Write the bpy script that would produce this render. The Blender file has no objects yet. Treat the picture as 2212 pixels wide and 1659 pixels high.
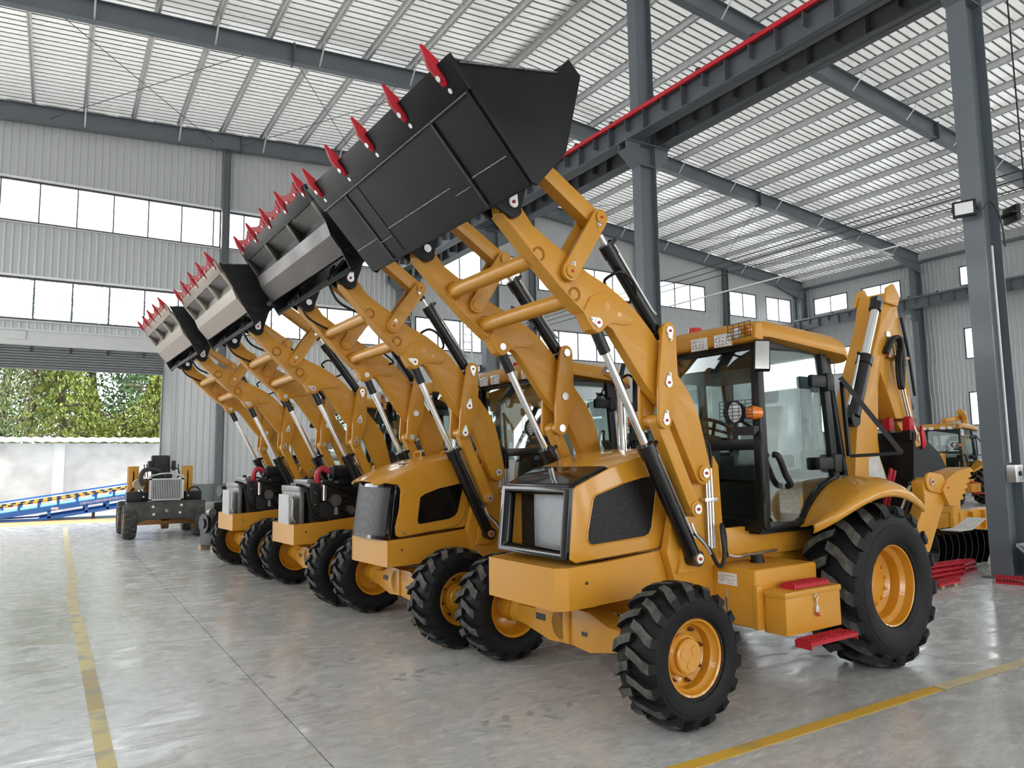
import bpy, bmesh, math, random
from mathutils import Vector, Matrix

scene = bpy.context.scene
COL = scene.collection
random.seed(7)
PI = math.pi

# ---------------------------------------------------------------- camera, sky, exposure
cam_data = bpy.data.cameras.new('camera')
cam_data.sensor_fit = 'HORIZONTAL'
cam_data.sensor_width = 36.0
cam_data.lens = 36.0 * 1590.5 / 2212.0
cam_data.clip_end = 400
cam = bpy.data.objects.new('camera', cam_data)
COL.objects.link(cam)
_r = Vector((0.85094813, -0.52505159, -0.01442581)).normalized()
_f = Vector((0.52347293, 0.84549251, 0.10544434)).normalized()
_u = _r.cross(_f).normalized()
_r = _f.cross(_u).normalized()
cam.matrix_world = Matrix(((_r.x, _u.x, -_f.x, 0), (_r.y, _u.y, -_f.y, 0), (_r.z, _u.z, -_f.z, 1.71), (0, 0, 0, 1)))
scene.camera = cam

world = bpy.data.worlds.new('overcast_sky')
scene.world = world
world.use_nodes = True
_bg = world.node_tree.nodes['Background']
_bg.inputs[0].default_value = (0.97, 0.985, 1.0, 1)
_bg.inputs[1].default_value = 1.0

scene.view_settings.view_transform = 'Standard'
scene.view_settings.look = 'None'
scene.view_settings.gamma = 1.0
scene.view_settings.use_curve_mapping = False
scene.view_settings.exposure = 2.65
cy = scene.cycles
cy.use_denoising = True
cy.max_bounces = 10
cy.diffuse_bounces = 6
cy.glossy_bounces = 4
cy.transmission_bounces = 6
cy.transparent_max_bounces = 16
cy.caustics_reflective = False
cy.caustics_refractive = False
cy.sample_clamp_indirect = 6.0

# ---------------------------------------------------------------- materials
def srgb(r, g, b):
    def f(c):
        c /= 255.0
        return c / 12.92 if c <= 0.04045 else ((c + 0.055) / 1.055) ** 2.4
    return (f(r), f(g), f(b), 1)

MATS = {}
def mat(name, col, rough=0.5, metal=0.0, var=0.10, scale=6.0, bump=0.0, bscale=60.0, coat=0.0, rvar=0.0, ior=None, stretch=(1, 1, 1), spec=None):
    """Principled paint or metal with procedural colour variation, roughness wear and fine relief."""
    m = bpy.data.materials.new(name); m.use_nodes = True
    nt = m.node_tree; N = nt.nodes; L = nt.links
    b = N['Principled BSDF']
    b.inputs['Roughness'].default_value = rough
    b.inputs['Metallic'].default_value = metal
    b.inputs['Coat Weight'].default_value = coat
    b.inputs['Coat Roughness'].default_value = 0.06
    if spec is not None: b.inputs['Specular IOR Level'].default_value = spec
    if ior: b.inputs['IOR'].default_value = ior
    tc = N.new('ShaderNodeTexCoord'); mp = N.new('ShaderNodeMapping')
    mp.inputs['Scale'].default_value = stretch
    L.new(tc.outputs['Object'], mp.inputs[0])
    n = N.new('ShaderNodeTexNoise'); n.inputs['Scale'].default_value = scale; n.inputs['Detail'].default_value = 5
    L.new(mp.outputs[0], n.inputs['Vector'])
    cr = N.new('ShaderNodeValToRGB')
    c = col
    cr.color_ramp.elements[0].position = 0.3; cr.color_ramp.elements[1].position = 0.7
    cr.color_ramp.elements[0].color = (c[0] * (1 - var), c[1] * (1 - var), c[2] * (1 - var), 1)
    cr.color_ramp.elements[1].color = (min(1, c[0] * (1 + var)), min(1, c[1] * (1 + var)), min(1, c[2] * (1 + var)), 1)
    L.new(n.outputs['Fac'], cr.inputs[0]); L.new(cr.outputs[0], b.inputs['Base Color'])
    if rvar:
        mr = N.new('ShaderNodeMapRange')
        mr.inputs['To Min'].default_value = max(0.02, rough - rvar); mr.inputs['To Max'].default_value = min(1, rough + rvar)
        mr.inputs['From Min'].default_value = 0.3; mr.inputs['From Max'].default_value = 0.7
        L.new(n.outputs['Fac'], mr.inputs[0]); L.new(mr.outputs[0], b.inputs['Roughness'])
    if bump:
        n2 = N.new('ShaderNodeTexNoise'); n2.inputs['Scale'].default_value = bscale; n2.inputs['Detail'].default_value = 3
        L.new(mp.outputs[0], n2.inputs['Vector'])
        bp = N.new('ShaderNodeBump'); bp.inputs['Strength'].default_value = bump; bp.inputs['Distance'].default_value = 0.01
        L.new(n2.outputs['Fac'], bp.inputs['Height']); L.new(bp.outputs[0], b.inputs['Normal'])
    MATS[name] = m
    return m

def glass_mat(name, tint, refl=1.0, rough=0.0):
    m = bpy.data.materials.new(name); m.use_nodes = True
    nt = m.node_tree; N = nt.nodes; L = nt.links
    N.remove(N['Principled BSDF'])
    out = N['Material Output']
    t = N.new('ShaderNodeBsdfTransparent'); t.inputs[0].default_value = (*tint, 1)
    g = N.new('ShaderNodeBsdfGlossy'); g.inputs['Roughness'].default_value = rough; g.inputs[0].default_value = (1, 1, 1, 1)
    fr = N.new('ShaderNodeFresnel'); fr.inputs[0].default_value = 1.45
    ml = N.new('ShaderNodeMath'); ml.operation = 'MULTIPLY'; ml.inputs[1].default_value = refl
    mx = N.new('ShaderNodeMixShader')
    L.new(fr.outputs[0], ml.inputs[0]); L.new(ml.outputs[0], mx.inputs[0])
    L.new(t.outputs[0], mx.inputs[1]); L.new(g.outputs[0], mx.inputs[2]); L.new(mx.outputs[0], out.inputs[0])
    MATS[name] = m
    return m

mat('yellow', srgb(203, 144, 46), 0.36, var=0.04, scale=2.0, coat=0.10, spec=0.35, bump=0.04, bscale=220, rvar=0.06)
mat('yellow_gloss', srgb(204, 145, 47), 0.24, var=0.03, scale=1.5, coat=0.45, spec=0.35)
mat('rim_yellow', srgb(204, 142, 34), 0.24, var=0.04, scale=4, coat=0.7)
mat('rubber', (0.008, 0.008, 0.009, 1), 0.55, var=0.2, scale=9, bump=0.08, bscale=90, spec=0.22)
mat('rubber_dust', (0.085, 0.082, 0.074, 1), 0.8, spec=0.2, var=0.45, scale=14, bump=0.08, bscale=90)
mat('rubber_old', (0.055, 0.054, 0.050, 1), 0.75, var=0.3, scale=9, bump=0.1, bscale=70)
mat('bucket_black', (0.0075, 0.0075, 0.0085, 1), 0.40, spec=0.22, var=0.2, scale=3, bump=0.05, bscale=120, rvar=0.06)
mat('bucket_lacquer', (0.016, 0.015, 0.014, 1), 0.26, var=0.25, scale=2, ior=2.0, rvar=0.07)
mat('jaw_steel', (0.23, 0.20, 0.165, 1), 0.36, metal=0.75, var=0.22, scale=2.2, rvar=0.08)
mat('jaw_steel_dark', (0.045, 0.039, 0.035, 1), 0.34, metal=0.75, var=0.35, scale=2.6, rvar=0.08)
mat('jaw_pocket', (0.17, 0.165, 0.165, 1), 0.40, metal=0.6, var=0.12, scale=2)
mat('bucket_lacquer_dark', (0.012, 0.0115, 0.011, 1), 0.30, var=0.3, scale=3, ior=1.65, rvar=0.08)
mat('weld_bead', (0.16, 0.16, 0.17, 1), 0.35, metal=0.6, var=0.8, scale=60, bump=0.5, bscale=160)
mat('weld_dark', (0.010, 0.010, 0.011, 1), 0.3, var=0.3, scale=60, bump=0.5, bscale=160)
mat('cyl_black', (0.007, 0.007, 0.008, 1), 0.22, var=0.1, spec=0.45)
mat('black_gloss', (0.006, 0.006, 0.007, 1), 0.09, var=0.1, spec=0.42)
mat('cab_black', (0.008, 0.008, 0.009, 1), 0.35, var=0.15, spec=0.3)
mat('plastic_black', (0.010, 0.010, 0.011, 1), 0.42, spec=0.32, var=0.15, bump=0.05, bscale=200)
mat('chrome', (0.78, 0.78, 0.78, 1), 0.10, metal=1.0, var=0.03)
mat('zinc', (0.66, 0.66, 0.64, 1), 0.30, metal=0.9, var=0.08)
mat('tooth_red', srgb(176, 18, 36), 0.42, var=0.12, scale=10, spec=0.3)
mat('step_red', srgb(178, 26, 44), 0.5, var=0.12, scale=10)
mat('cap_red', srgb(190, 20, 40), 0.4, var=0.05)
mat('alu_fin', (0.40, 0.41, 0.42, 1), 0.42, metal=0.6, var=0.06, scale=20)
mat('engine_dark', (0.016, 0.016, 0.017, 1), 0.45, metal=0.2, var=0.4, scale=14, bump=0.15, bscale=40)
mat('engine_alu', (0.17, 0.17, 0.168, 1), 0.42, metal=0.6, var=0.25, scale=14, bump=0.1, bscale=50)
mat('hose', (0.009, 0.009, 0.009, 1), 0.42, var=0.1, spec=0.35)
mat('hose_red', srgb(190, 50, 66), 0.4, var=0.1)
mat('clear_lens', (0.75, 0.77, 0.80, 1), 0.12, var=0.1, scale=60, coat=1.0)
mat('amber', srgb(226, 120, 10), 0.15, var=0.08, scale=30, coat=0.8)
mat('red_lens', srgb(200, 30, 20), 0.2, var=0.05, coat=0.6)
mat('white_sticker', (0.80, 0.80, 0.78, 1), 0.4, var=0.02)
mat('ink', (0.05, 0.05, 0.05, 1), 0.6, var=0.02)
mat('paper', (0.74, 0.75, 0.78, 1), 0.7, var=0.04)
mat('seat_black', (0.03, 0.03, 0.032, 1), 0.7, var=0.2, bump=0.1, bscale=300)
mat('plastic_wrap', (0.62, 0.64, 0.62, 1), 0.25, var=0.15, scale=9, bump=0.4, bscale=14)
mat('steel_grey', srgb(99, 106, 112), 0.38, var=0.05, scale=2.0, coat=0.1)
mat('crane_grey', srgb(84, 88, 94), 0.42, var=0.06, scale=2.0)
mat('rail_red', srgb(196, 22, 40), 0.45, var=0.08)
mat('galv', (0.60, 0.61, 0.61, 1), 0.40, metal=0.25, var=0.10, scale=5)
mat('brace_white', (0.72, 0.72, 0.70, 1), 0.4, metal=0.3, var=0.05)
mat('roof_sheet', (0.88, 0.875, 0.85, 1), 0.28, metal=0.25, var=0.03, scale=0.5, rvar=0.04)
mat('wall_sheet', (0.50, 0.515, 0.51, 1), 0.30, metal=0.15, var=0.02, scale=0.6, rvar=0.03)
mat('skirt', srgb(122, 128, 128), 0.7, var=0.08, scale=3, bump=0.1)
mat('win_frame', (0.045, 0.040, 0.060, 1), 0.4, var=0.1)
mat('trim_white', (0.80, 0.81, 0.80, 1), 0.3, var=0.03)
mat('shutter', srgb(118, 122, 122), 0.42, metal=0.2, var=0.06, scale=3)
mat('box_white', (0.62, 0.63, 0.62, 1), 0.45, var=0.04)
mat('cable', (0.02, 0.02, 0.02, 1), 0.5, var=0.1)
mat('wire_steel', (0.05, 0.05, 0.055, 1), 0.4, metal=0.5, var=0.1)
mat('ramp_blue', srgb(40, 110, 205), 0.45, var=0.06, scale=3)
mat('ramp_deck', srgb(96, 190, 225), 0.6, var=0.10, scale=12)
mat('stripe_black', (0.02, 0.02, 0.025, 1), 0.5, var=0.1)
mat('stripe_yellow', srgb(240, 176, 40), 0.5, var=0.06)
mat('letter_white', (0.85, 0.86, 0.88, 1), 0.6, var=0.02)
mat('chassis_grey', (0.060, 0.058, 0.055, 1), 0.55, var=0.45, scale=5, bump=0.1, bscale=30)
mat('render_wall', (0.62, 0.60, 0.57, 1), 0.9, var=0.22, scale=1.1, bump=0.15, bscale=12)
mat('wall_post', (0.74, 0.73, 0.71, 1), 0.85, var=0.08, scale=3)
mat('coping', (0.60, 0.62, 0.66, 1), 0.5, metal=0.3, var=0.06)
mat('tyre_print', (0.36, 0.36, 0.345, 1), 0.5, var=0.2, scale=5)
mat('yard', (0.60, 0.58, 0.55, 1), 0.85, var=0.12, scale=0.8, bump=0.1, bscale=9)
mat('mud', srgb(206, 150, 96), 0.55, var=0.2, scale=2.5)
mat('bark', (0.10, 0.075, 0.055, 1), 0.9, var=0.3, scale=14, bump=0.4, bscale=25)
mat('leaf_mid', srgb(84, 112, 56), 0.6, var=0.35, scale=1.4)
mat('leaf_dark', srgb(66, 98, 58), 0.6, var=0.35, scale=1.2)
mat('leaf_lime', srgb(122, 134, 54), 0.6, var=0.30, scale=1.4)
mat('leaf_pale', srgb(108, 118, 74), 0.6, var=0.30, scale=1.6)
mat('flood_glass', (0.82, 0.84, 0.84, 1), 0.15, var=0.02, coat=0.6)
mat('wood', (0.42, 0.32, 0.21, 1), 0.7, var=0.2, scale=8)
mat('pvc_white', (0.80, 0.80, 0.78, 1), 0.4, var=0.03)
mat('bag', (0.62, 0.60, 0.55, 1), 0.6, var=0.15, scale=7, bump=0.3, bscale=12)
glass_mat('window_glass', (0.93, 0.96, 0.97), 0.6)
def hazy(name, k):
    m = MATS[name]; N = m.node_tree.nodes; L = m.node_tree.links
    old = N['Material Output'].inputs[0].links[0].from_socket
    t = N.new('ShaderNodeBsdfTranslucent'); t.inputs[0].default_value = (0.97, 0.98, 1.0, 1)
    mx = N.new('ShaderNodeMixShader'); mx.inputs[0].default_value = k
    L.new(old, mx.inputs[1]); L.new(t.outputs[0], mx.inputs[2]); L.new(mx.outputs[0], N['Material Output'].inputs[0])
hazy('window_glass', 0.24)
glass_mat('cab_glass', (0.875, 0.935, 0.925), 0.42)
glass_mat('dark_glass', (0.06, 0.07, 0.07), 1.0)

def translucent(name, T):
    m = MATS[name]; nt = m.node_tree; N = nt.nodes; L = nt.links
    t = N.new('ShaderNodeBsdfTranslucent'); t.inputs[0].default_value = (1.0, 0.99, 0.96, 1)
    mx = N.new('ShaderNodeMixShader'); mx.inputs[0].default_value = T
    L.new(N['Principled BSDF'].outputs[0], mx.inputs[1]); L.new(t.outputs[0], mx.inputs[2]); L.new(mx.outputs[0], N['Material Output'].inputs[0])
mat('roof_rib', (0.50, 0.50, 0.48, 1), 0.35, metal=0.2, var=0.05)
translucent('roof_sheet', 0.068)  # translucency added so the roof sheets pass daylight and light the hall evenly

def floor_mat():
    m = bpy.data.materials.new('concrete'); m.use_nodes = True
    nt = m.node_tree; N = nt.nodes; L = nt.links; b = N['Principled BSDF']
    g = N.new('ShaderNodeNewGeometry')
    def noise(scale, detail, sx=1, sy=1, dist=0.0):
        mp = N.new('ShaderNodeMapping'); mp.inputs['Scale'].default_value = (sx, sy, 1); L.new(g.outputs['Position'], mp.inputs[0])
        n = N.new('ShaderNodeTexNoise'); n.inputs['Scale'].default_value = scale; n.inputs['Detail'].default_value = detail
        n.inputs['Distortion'].default_value = dist
        L.new(mp.outputs[0], n.inputs['Vector']); return n.outputs['Fac']
    def ramp(fac, p0, c0, p1, c1):
        r = N.new('ShaderNodeValToRGB'); r.color_ramp.elements[0].position = p0; r.color_ramp.elements[1].position = p1
        r.color_ramp.elements[0].color = c0; r.color_ramp.elements[1].color = c1; L.new(fac, r.inputs[0]); return r.outputs[0]
    def mul(a, c, fac=1.0):
        x = N.new('ShaderNodeMix'); x.data_type = 'RGBA'; x.blend_type = 'MULTIPLY'; x.inputs[0].default_value = fac
        L.new(a, x.inputs[6]); L.new(c, x.inputs[7]); return x.outputs[2]
    base = ramp(noise(0.55, 6, 1, 1, 0.6), 0.32, (0.50, 0.505, 0.485, 1), 0.70, (0.62, 0.625, 0.605, 1))
    mott = ramp(noise(7.0, 6, 1.0, 2.6, 1.2), 0.36, (0.82, 0.82, 0.82, 1), 0.60, (1.05, 1.05, 1.05, 1))
    stain = ramp(noise(2.3, 7, 1.0, 3.0, 2.0), 0.56, (1, 1, 1, 1), 0.72, (0.84, 0.835, 0.82, 1))
    fine = ramp(noise(60, 3), 0.3, (0.93, 0.93, 0.93, 1), 0.7, (1.05, 1.05, 1.05, 1))
    L.new(mul(mul(mul(base, mott), stain), fine), b.inputs['Base Color'])
    r = N.new('ShaderNodeMapRange'); r.inputs['From Min'].default_value = 0.35; r.inputs['From Max'].default_value = 0.65
    r.inputs['To Min'].default_value = 0.12; r.inputs['To Max'].default_value = 0.34
    L.new(noise(2.6, 6, 1, 2.2, 1.0), r.inputs[0]); L.new(r.outputs[0], b.inputs['Roughness'])
    bp = N.new('ShaderNodeBump'); bp.inputs['Strength'].default_value = 0.10; bp.inputs['Distance'].default_value = 0.004
    L.new(noise(11, 5, 1, 1.8), bp.inputs['Height']); L.new(bp.outputs[0], b.inputs['Normal'])
    MATS['concrete'] = m
floor_mat()

def mesh_grille_mat(name, scale, c_bar, c_hole):
    """Perforated black sheet: rows of round holes."""
    m = bpy.data.materials.new(name); m.use_nodes = True
    nt = m.node_tree; N = nt.nodes; L = nt.links; b = N['Principled BSDF']
    tc = N.new('ShaderNodeTexCoord')
    v = N.new('ShaderNodeTexVoronoi'); v.inputs['Scale'].default_value = scale; v.inputs['Randomness'].default_value = 0.0
    L.new(tc.outputs['Object'], v.inputs['Vector'])
    r = N.new('ShaderNodeValToRGB'); r.color_ramp.elements[0].position = 0.36; r.color_ramp.elements[1].position = 0.44
    r.color_ramp.elements[0].color = c_hole; r.color_ramp.elements[1].color = c_bar
    L.new(v.outputs['Distance'], r.inputs[0]); L.new(r.outputs[0], b.inputs['Base Color'])
    bp = N.new('ShaderNodeBump'); bp.inputs['Strength'].default_value = 0.6; bp.inputs['Distance'].default_value = 0.004
    L.new(v.outputs['Distance'], bp.inputs['Height']); L.new(bp.outputs[0], b.inputs['Normal'])
    b.inputs['Roughness'].default_value = 0.40; b.inputs['Specular IOR Level'].default_value = 0.3
    MATS[name] = m
mesh_grille_mat('vent_mesh', 62, (0.012, 0.012, 0.013, 1), (0.0015, 0.0015, 0.0015, 1))
mesh_grille_mat('front_mesh', 75, (0.03, 0.03, 0.032, 1), (0.002, 0.002, 0.002, 1))

def worn_mat(name, col, wear, thr):
    m = bpy.data.materials.new(name); m.use_nodes = True
    nt = m.node_tree; N = nt.nodes; L = nt.links; b = N['Principled BSDF']
    g = N.new('ShaderNodeNewGeometry'); n = N.new('ShaderNodeTexNoise'); n.inputs['Scale'].default_value = 3.2; n.inputs['Detail'].default_value = 8
    L.new(g.outputs['Position'], n.inputs['Vector'])
    r = N.new('ShaderNodeValToRGB'); r.color_ramp.elements[0].position = thr; r.color_ramp.elements[1].position = thr + 0.16
    r.color_ramp.elements[0].color = col; r.color_ramp.elements[1].color = wear
    L.new(n.outputs['Fac'], r.inputs[0]); L.new(r.outputs[0], b.inputs['Base Color']); b.inputs['Roughness'].default_value = 0.55
    MATS[name] = m
worn_mat('tape_pale', srgb(214, 200, 140), srgb(170, 166, 150), 0.48)
worn_mat('tape_tan', srgb(186, 168, 118), srgb(160, 154, 140), 0.5)
worn_mat('line_yellow', srgb(214, 172, 62), srgb(186, 160, 92), 0.58)
worn_mat('line_faded', srgb(206, 190, 140), srgb(180, 174, 150), 0.46)

# ---------------------------------------------------------------- mesh builder
class MB:
    def __init__(s): s.v = []; s.f = []
    def add(s, verts, faces):
        o = len(s.v); s.v.extend([tuple(p) for p in verts]); s.f.extend([tuple(i + o for i in f) for f in faces]); return s
    def box(s, a, b):
        x0, y0, z0 = a; x1, y1, z1 = b
        return s.add([(x0, y0, z0), (x1, y0, z0), (x1, y1, z0), (x0, y1, z0), (x0, y0, z1), (x1, y0, z1), (x1, y1, z1), (x0, y1, z1)],
                     [(0, 3, 2, 1), (4, 5, 6, 7), (0, 1, 5, 4), (1, 2, 6, 5), (2, 3, 7, 6), (3, 0, 4, 7)])
    def prism(s, poly, v0, v1):
        """polygon in (u, z), extruded along v"""
        n = len(poly)
        area = sum(poly[i][0] * poly[(i + 1) % n][1] - poly[(i + 1) % n][0] * poly[i][1] for i in range(n))
        if area < 0: poly = poly[::-1]
        if v0 > v1: v0, v1 = v1, v0
        vs = [(p[0], v0, p[1]) for p in poly] + [(p[0], v1, p[1]) for p in poly]
        fs = [tuple(range(n)), tuple(range(2 * n - 1, n - 1, -1))]
        fs += [(i, n + i, n + (i + 1) % n, (i + 1) % n) for i in range(n)]
        return s.add(vs, fs)
    def prism_xy(s, poly, z0, z1):
        n = len(poly)
        area = sum(poly[i][0] * poly[(i + 1) % n][1] - poly[(i + 1) % n][0] * poly[i][1] for i in range(n))
        if area < 0: poly = poly[::-1]
        vs = [(p[0], p[1], z0) for p in poly] + [(p[0], p[1], z1) for p in poly]
        fs = [tuple(range(n - 1, -1, -1)), tuple(range(n, 2 * n))]
        fs += [(i, (i + 1) % n, n + (i + 1) % n, n + i) for i in range(n)]
        return s.add(vs, fs)
    def prism_yz(s, poly, x0, x1):
        n = len(poly)
        area = sum(poly[i][0] * poly[(i + 1) % n][1] - poly[(i + 1) % n][0] * poly[i][1] for i in range(n))
        if area < 0: poly = poly[::-1]
        vs = [(x0, p[0], p[1]) for p in poly] + [(x1, p[0], p[1]) for p in poly]
        fs = [tuple(range(n - 1, -1, -1)), tuple(range(n, 2 * n))]
        fs += [(i, (i + 1) % n, n + (i + 1) % n, n + i) for i in range(n)]
        return s.add(vs, fs)
    def bar(s, p0, p1, w, h, ref=(0, 1, 0)):
        """box beam from p0 to p1; w measured along ref, h across"""
        p0 = Vector(p0); p1 = Vector(p1); d = (p1 - p0).normalized(); r = Vector(ref)
        r = (r - d * r.dot(d)).normalized(); q = d.cross(r)
        vs = []
        for p in (p0, p1):
            for a, c in ((-1, -1), (1, -1), (1, 1), (-1, 1)): vs.append(p + r * (a * w / 2) + q * (c * h / 2))
        return s.add(vs, [(0, 3, 2, 1), (4, 5, 6, 7), (0, 1, 5, 4), (1, 2, 6, 5), (2, 3, 7, 6), (3, 0, 4, 7)])
    def tube(s, p0, p1, r0, r1=None, n=14, caps=True):
        if r1 is None: r1 = r0
        p0 = Vector(p0); p1 = Vector(p1); d = (p1 - p0).normalized()
        a = d.orthogonal().normalized(); b = d.cross(a)
        vs = []
        for p, r in ((p0, r0), (p1, r1)):
            for i in range(n):
                t = 2 * PI * i / n; vs.append(p + a * (r * math.cos(t)) + b * (r * math.sin(t)))
        fs = [(i, (i + 1) % n, n + (i + 1) % n, n + i) for i in range(n)]
        if caps: fs += [tuple(range(n - 1, -1, -1)), tuple(range(n, 2 * n))]
        return s.add(vs, fs)
    def path(s, pts, r, n=8, sub=5):
        """smooth round tube through points"""
        P = [Vector(p) for p in pts]
        if sub > 1 and len(P) > 2:
            Q = []
            for i in range(len(P) - 1):
                a = P[max(i - 1, 0)]; b = P[i]; c = P[i + 1]; d = P[min(i + 2, len(P) - 1)]
                for k in range(sub):
                    t = k / sub
                    Q.append(0.5 * ((2 * b) + (c - a) * t + (2 * a - 5 * b + 4 * c - d) * t * t + (3 * b - a - 3 * c + d) * t ** 3))
            Q.append(P[-1]); P = Q
        vs = []; fs = []
        up = None
        for i, p in enumerate(P):
            d = (P[min(i + 1, len(P) - 1)] - P[max(i - 1, 0)]).normalized()
            if up is None: up = d.orthogonal().normalized()
            a = (up - d * up.dot(d)).normalized(); up = a; b = d.cross(a)
            for k in range(n):
                t = 2 * PI * k / n; vs.append(p + a * (r * math.cos(t)) + b * (r * math.sin(t)))
        for i in range(len(P) - 1):
            for k in range(n): fs.append((i * n + k, i * n + (k + 1) % n, (i + 1) * n + (k + 1) % n, (i + 1) * n + k))
        fs += [tuple(range(n - 1, -1, -1)), tuple(range((len(P) - 1) * n, len(P) * n))]
        return s.add(vs, fs)
    def lathe(s, prof, c, axis='y', n=32, closed=False):
        """profile of (radius, offset along axis) around the centre"""
        vs = []; fs = []; m = len(prof)
        for i in range(n):
            t = 2 * PI * i / n; ct, st = math.cos(t), math.sin(t)
            for r, o in prof:
                if axis == 'y': vs.append((c[0] + r * ct, c[1] + o, c[2] + r * st))
                elif axis == 'z': vs.append((c[0] + r * ct, c[1] + r * st, c[2] + o))
                else: vs.append((c[0] + o, c[1] + r * ct, c[2] + r * st))
        for i in range(n):
            j = (i + 1) % n
            for k in range(m if closed else m - 1):
                l = (k + 1) % m
                fs.append((i * m + k, i * m + l, j * m + l, j * m + k))
        return s.add(vs, fs)
    def strip(s, A, B, th=None):
        """surface between polylines A and B (3-d), given thickness by offsetting later"""
        n = len(A); return s.add(list(A) + list(B), [(i, i + 1, n + i + 1, n + i) for i in range(n - 1)])
    def mesh(s, name, bevel=0.0, seg=2, smooth=35, solid=0.0):
        me = bpy.data.meshes.new(name)
        bm = bmesh.new()
        bv = [bm.verts.new(p) for p in s.v]
        for f in s.f:
            try: bm.faces.new([bv[i] for i in f])
            except ValueError: pass
        bmesh.ops.recalc_face_normals(bm, faces=bm.faces)
        if solid: bmesh.ops.solidify(bm, geom=bm.faces[:], thickness=solid)
        if bevel:
            ed = [e for e in bm.edges if len(e.link_faces) == 2 and e.calc_face_angle(0) > math.radians(28)]
            try: bmesh.ops.bevel(bm, geom=ed, offset=bevel, segments=seg, profile=0.6, affect='EDGES', clamp_overlap=True)
            except Exception: pass
        bm.to_mesh(me); bm.free()
        if smooth:
            me.shade_smooth(); me.set_sharp_from_angle(angle=math.radians(smooth))
        return me
    def build(s, name, m, parent=None, **kw):
        me = s.mesh(name, **kw); me.materials.append(MATS[m])
        o = bpy.data.objects.new(name, me); COL.objects.link(o)
        if parent is not None: o.parent = parent
        return o

def place(name, me, parent=None, loc=(0, 0, 0), rot=(0, 0, 0)):
    o = bpy.data.objects.new(name, me); COL.objects.link(o); o.location = loc; o.rotation_euler = rot
    if parent is not None: o.parent = parent
    return o
def tag(o, label, cat, group=None, kind=None):
    o['label'] = label; o['category'] = cat
    if group: o['group'] = group
    if kind: o['kind'] = kind
    return o
def empty(name, loc, rz=0.0):
    o = bpy.data.objects.new(name, None); COL.objects.link(o); o.location = loc; o.rotation_euler = (0, 0, rz); o.empty_display_size = 0.2
    return o
def arc(cx, cz, r, a0, a1, n=6):
    return [(cx + r * math.cos(math.radians(a0 + (a1 - a0) * i / n)), cz + r * math.sin(math.radians(a0 + (a1 - a0) * i / n))) for i in range(n + 1)]
def link_poly(p0, p1, w0, w1, n=7):
    """rounded bar outline in (u, z) between two pins"""
    a = math.degrees(math.atan2(p1[1] - p0[1], p1[0] - p0[0]))
    return arc(p1[0], p1[1], w1, a - 90, a + 90, n) + arc(p0[0], p0[1], w0, a + 90, a + 270, n)
def text_mesh(name, body, size, m, parent, mw, extrude=0.001, font=None):
    cu = bpy.data.curves.new(name, 'FONT'); cu.body = body; cu.size = size; cu.extrude = extrude; cu.align_x = 'CENTER'; cu.align_y = 'CENTER'
    t = bpy.data.objects.new(name + '_tmp', cu); COL.objects.link(t)
    dg = bpy.context.evaluated_depsgraph_get(); me = bpy.data.meshes.new_from_object(t.evaluated_get(dg))
    bpy.data.objects.remove(t); bpy.data.curves.remove(cu)
    me.name = name; me.materials.clear(); me.materials.append(MATS[m])
    o = bpy.data.objects.new(name, me); COL.objects.link(o)
    if parent is not None: o.parent = parent
    o.matrix_local = mw
    return o

# ================================================================ BUILDING
XR, XE, XW = 11.53, 36.55, -14.0          # ridge / middle columns, right wall, left eave
YG = 26.9                                  # far gable wall
SL = 0.090
FR = [-9.1, -1.88, 5.34, 12.56, 19.85, 26.62]    # frame lines
def zb(x): return 13.32 - (0.063 * (XR - x) if x < XR else 0.086 * (x - XR))       # underside of rafters
def zr(x): return zb(x) + 0.55 + 0.20            # underside of roof sheet

# ---- floor: slabs with sawn joints
base = MB().box((-20, -25, -0.20), (XE + 0.2, YG + 0.1, -0.012)).build('floor', 'engine_dark', smooth=0)
tag(base, 'grey polished concrete floor of the hall laid in large slabs', 'floor', kind='structure')
xj = [1.42 + 5.07 * k for k in range(-3, 7)] + [XE + 0.1]
xj = [-20] + xj
yj = [-25, -16.4, -9.2, -1.95, 5.27, 12.5, 19.7, YG + 0.05]
for i in range(len(xj) - 1):
    for j in range(len(yj) - 1):
        g = 0.004
        MB().box((xj[i] + g, yj[j] + g, -0.10), (xj[i + 1] - g, yj[j + 1] - g, 0.0)).build('floor_slab', 'concrete', base, smooth=0)

yard = MB().box((-70, YG + 0.05, -0.30), (70, 75, -0.03)).box((-70, -60, -0.30), (-20, YG + 0.05, -0.03)).box((-20, -60, -0.30), (70, -25, -0.03)).build('yard_ground', 'yard', smooth=0)
tag(yard, 'pale concrete yard outside the hall', 'ground', kind='structure')
mud = MB()
pts = []
for i in range(25):
    x = -9 + i * 0.55; pts.append((x, YG + 0.12 + 0.05 * math.sin(i * 1.7)))
for i in range(24, -1, -1):
    x = -9 + i * 0.55; pts.append((x, YG + 2.6 + 0.25 * math.sin(i * 0.9)))
mud.prism_xy(pts, -0.06, -0.012)
tag(mud.build('threshold_strip', 'mud', smooth=0), 'orange brown wet strip of ground just outside the roller door', 'ground', kind='structure')

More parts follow.
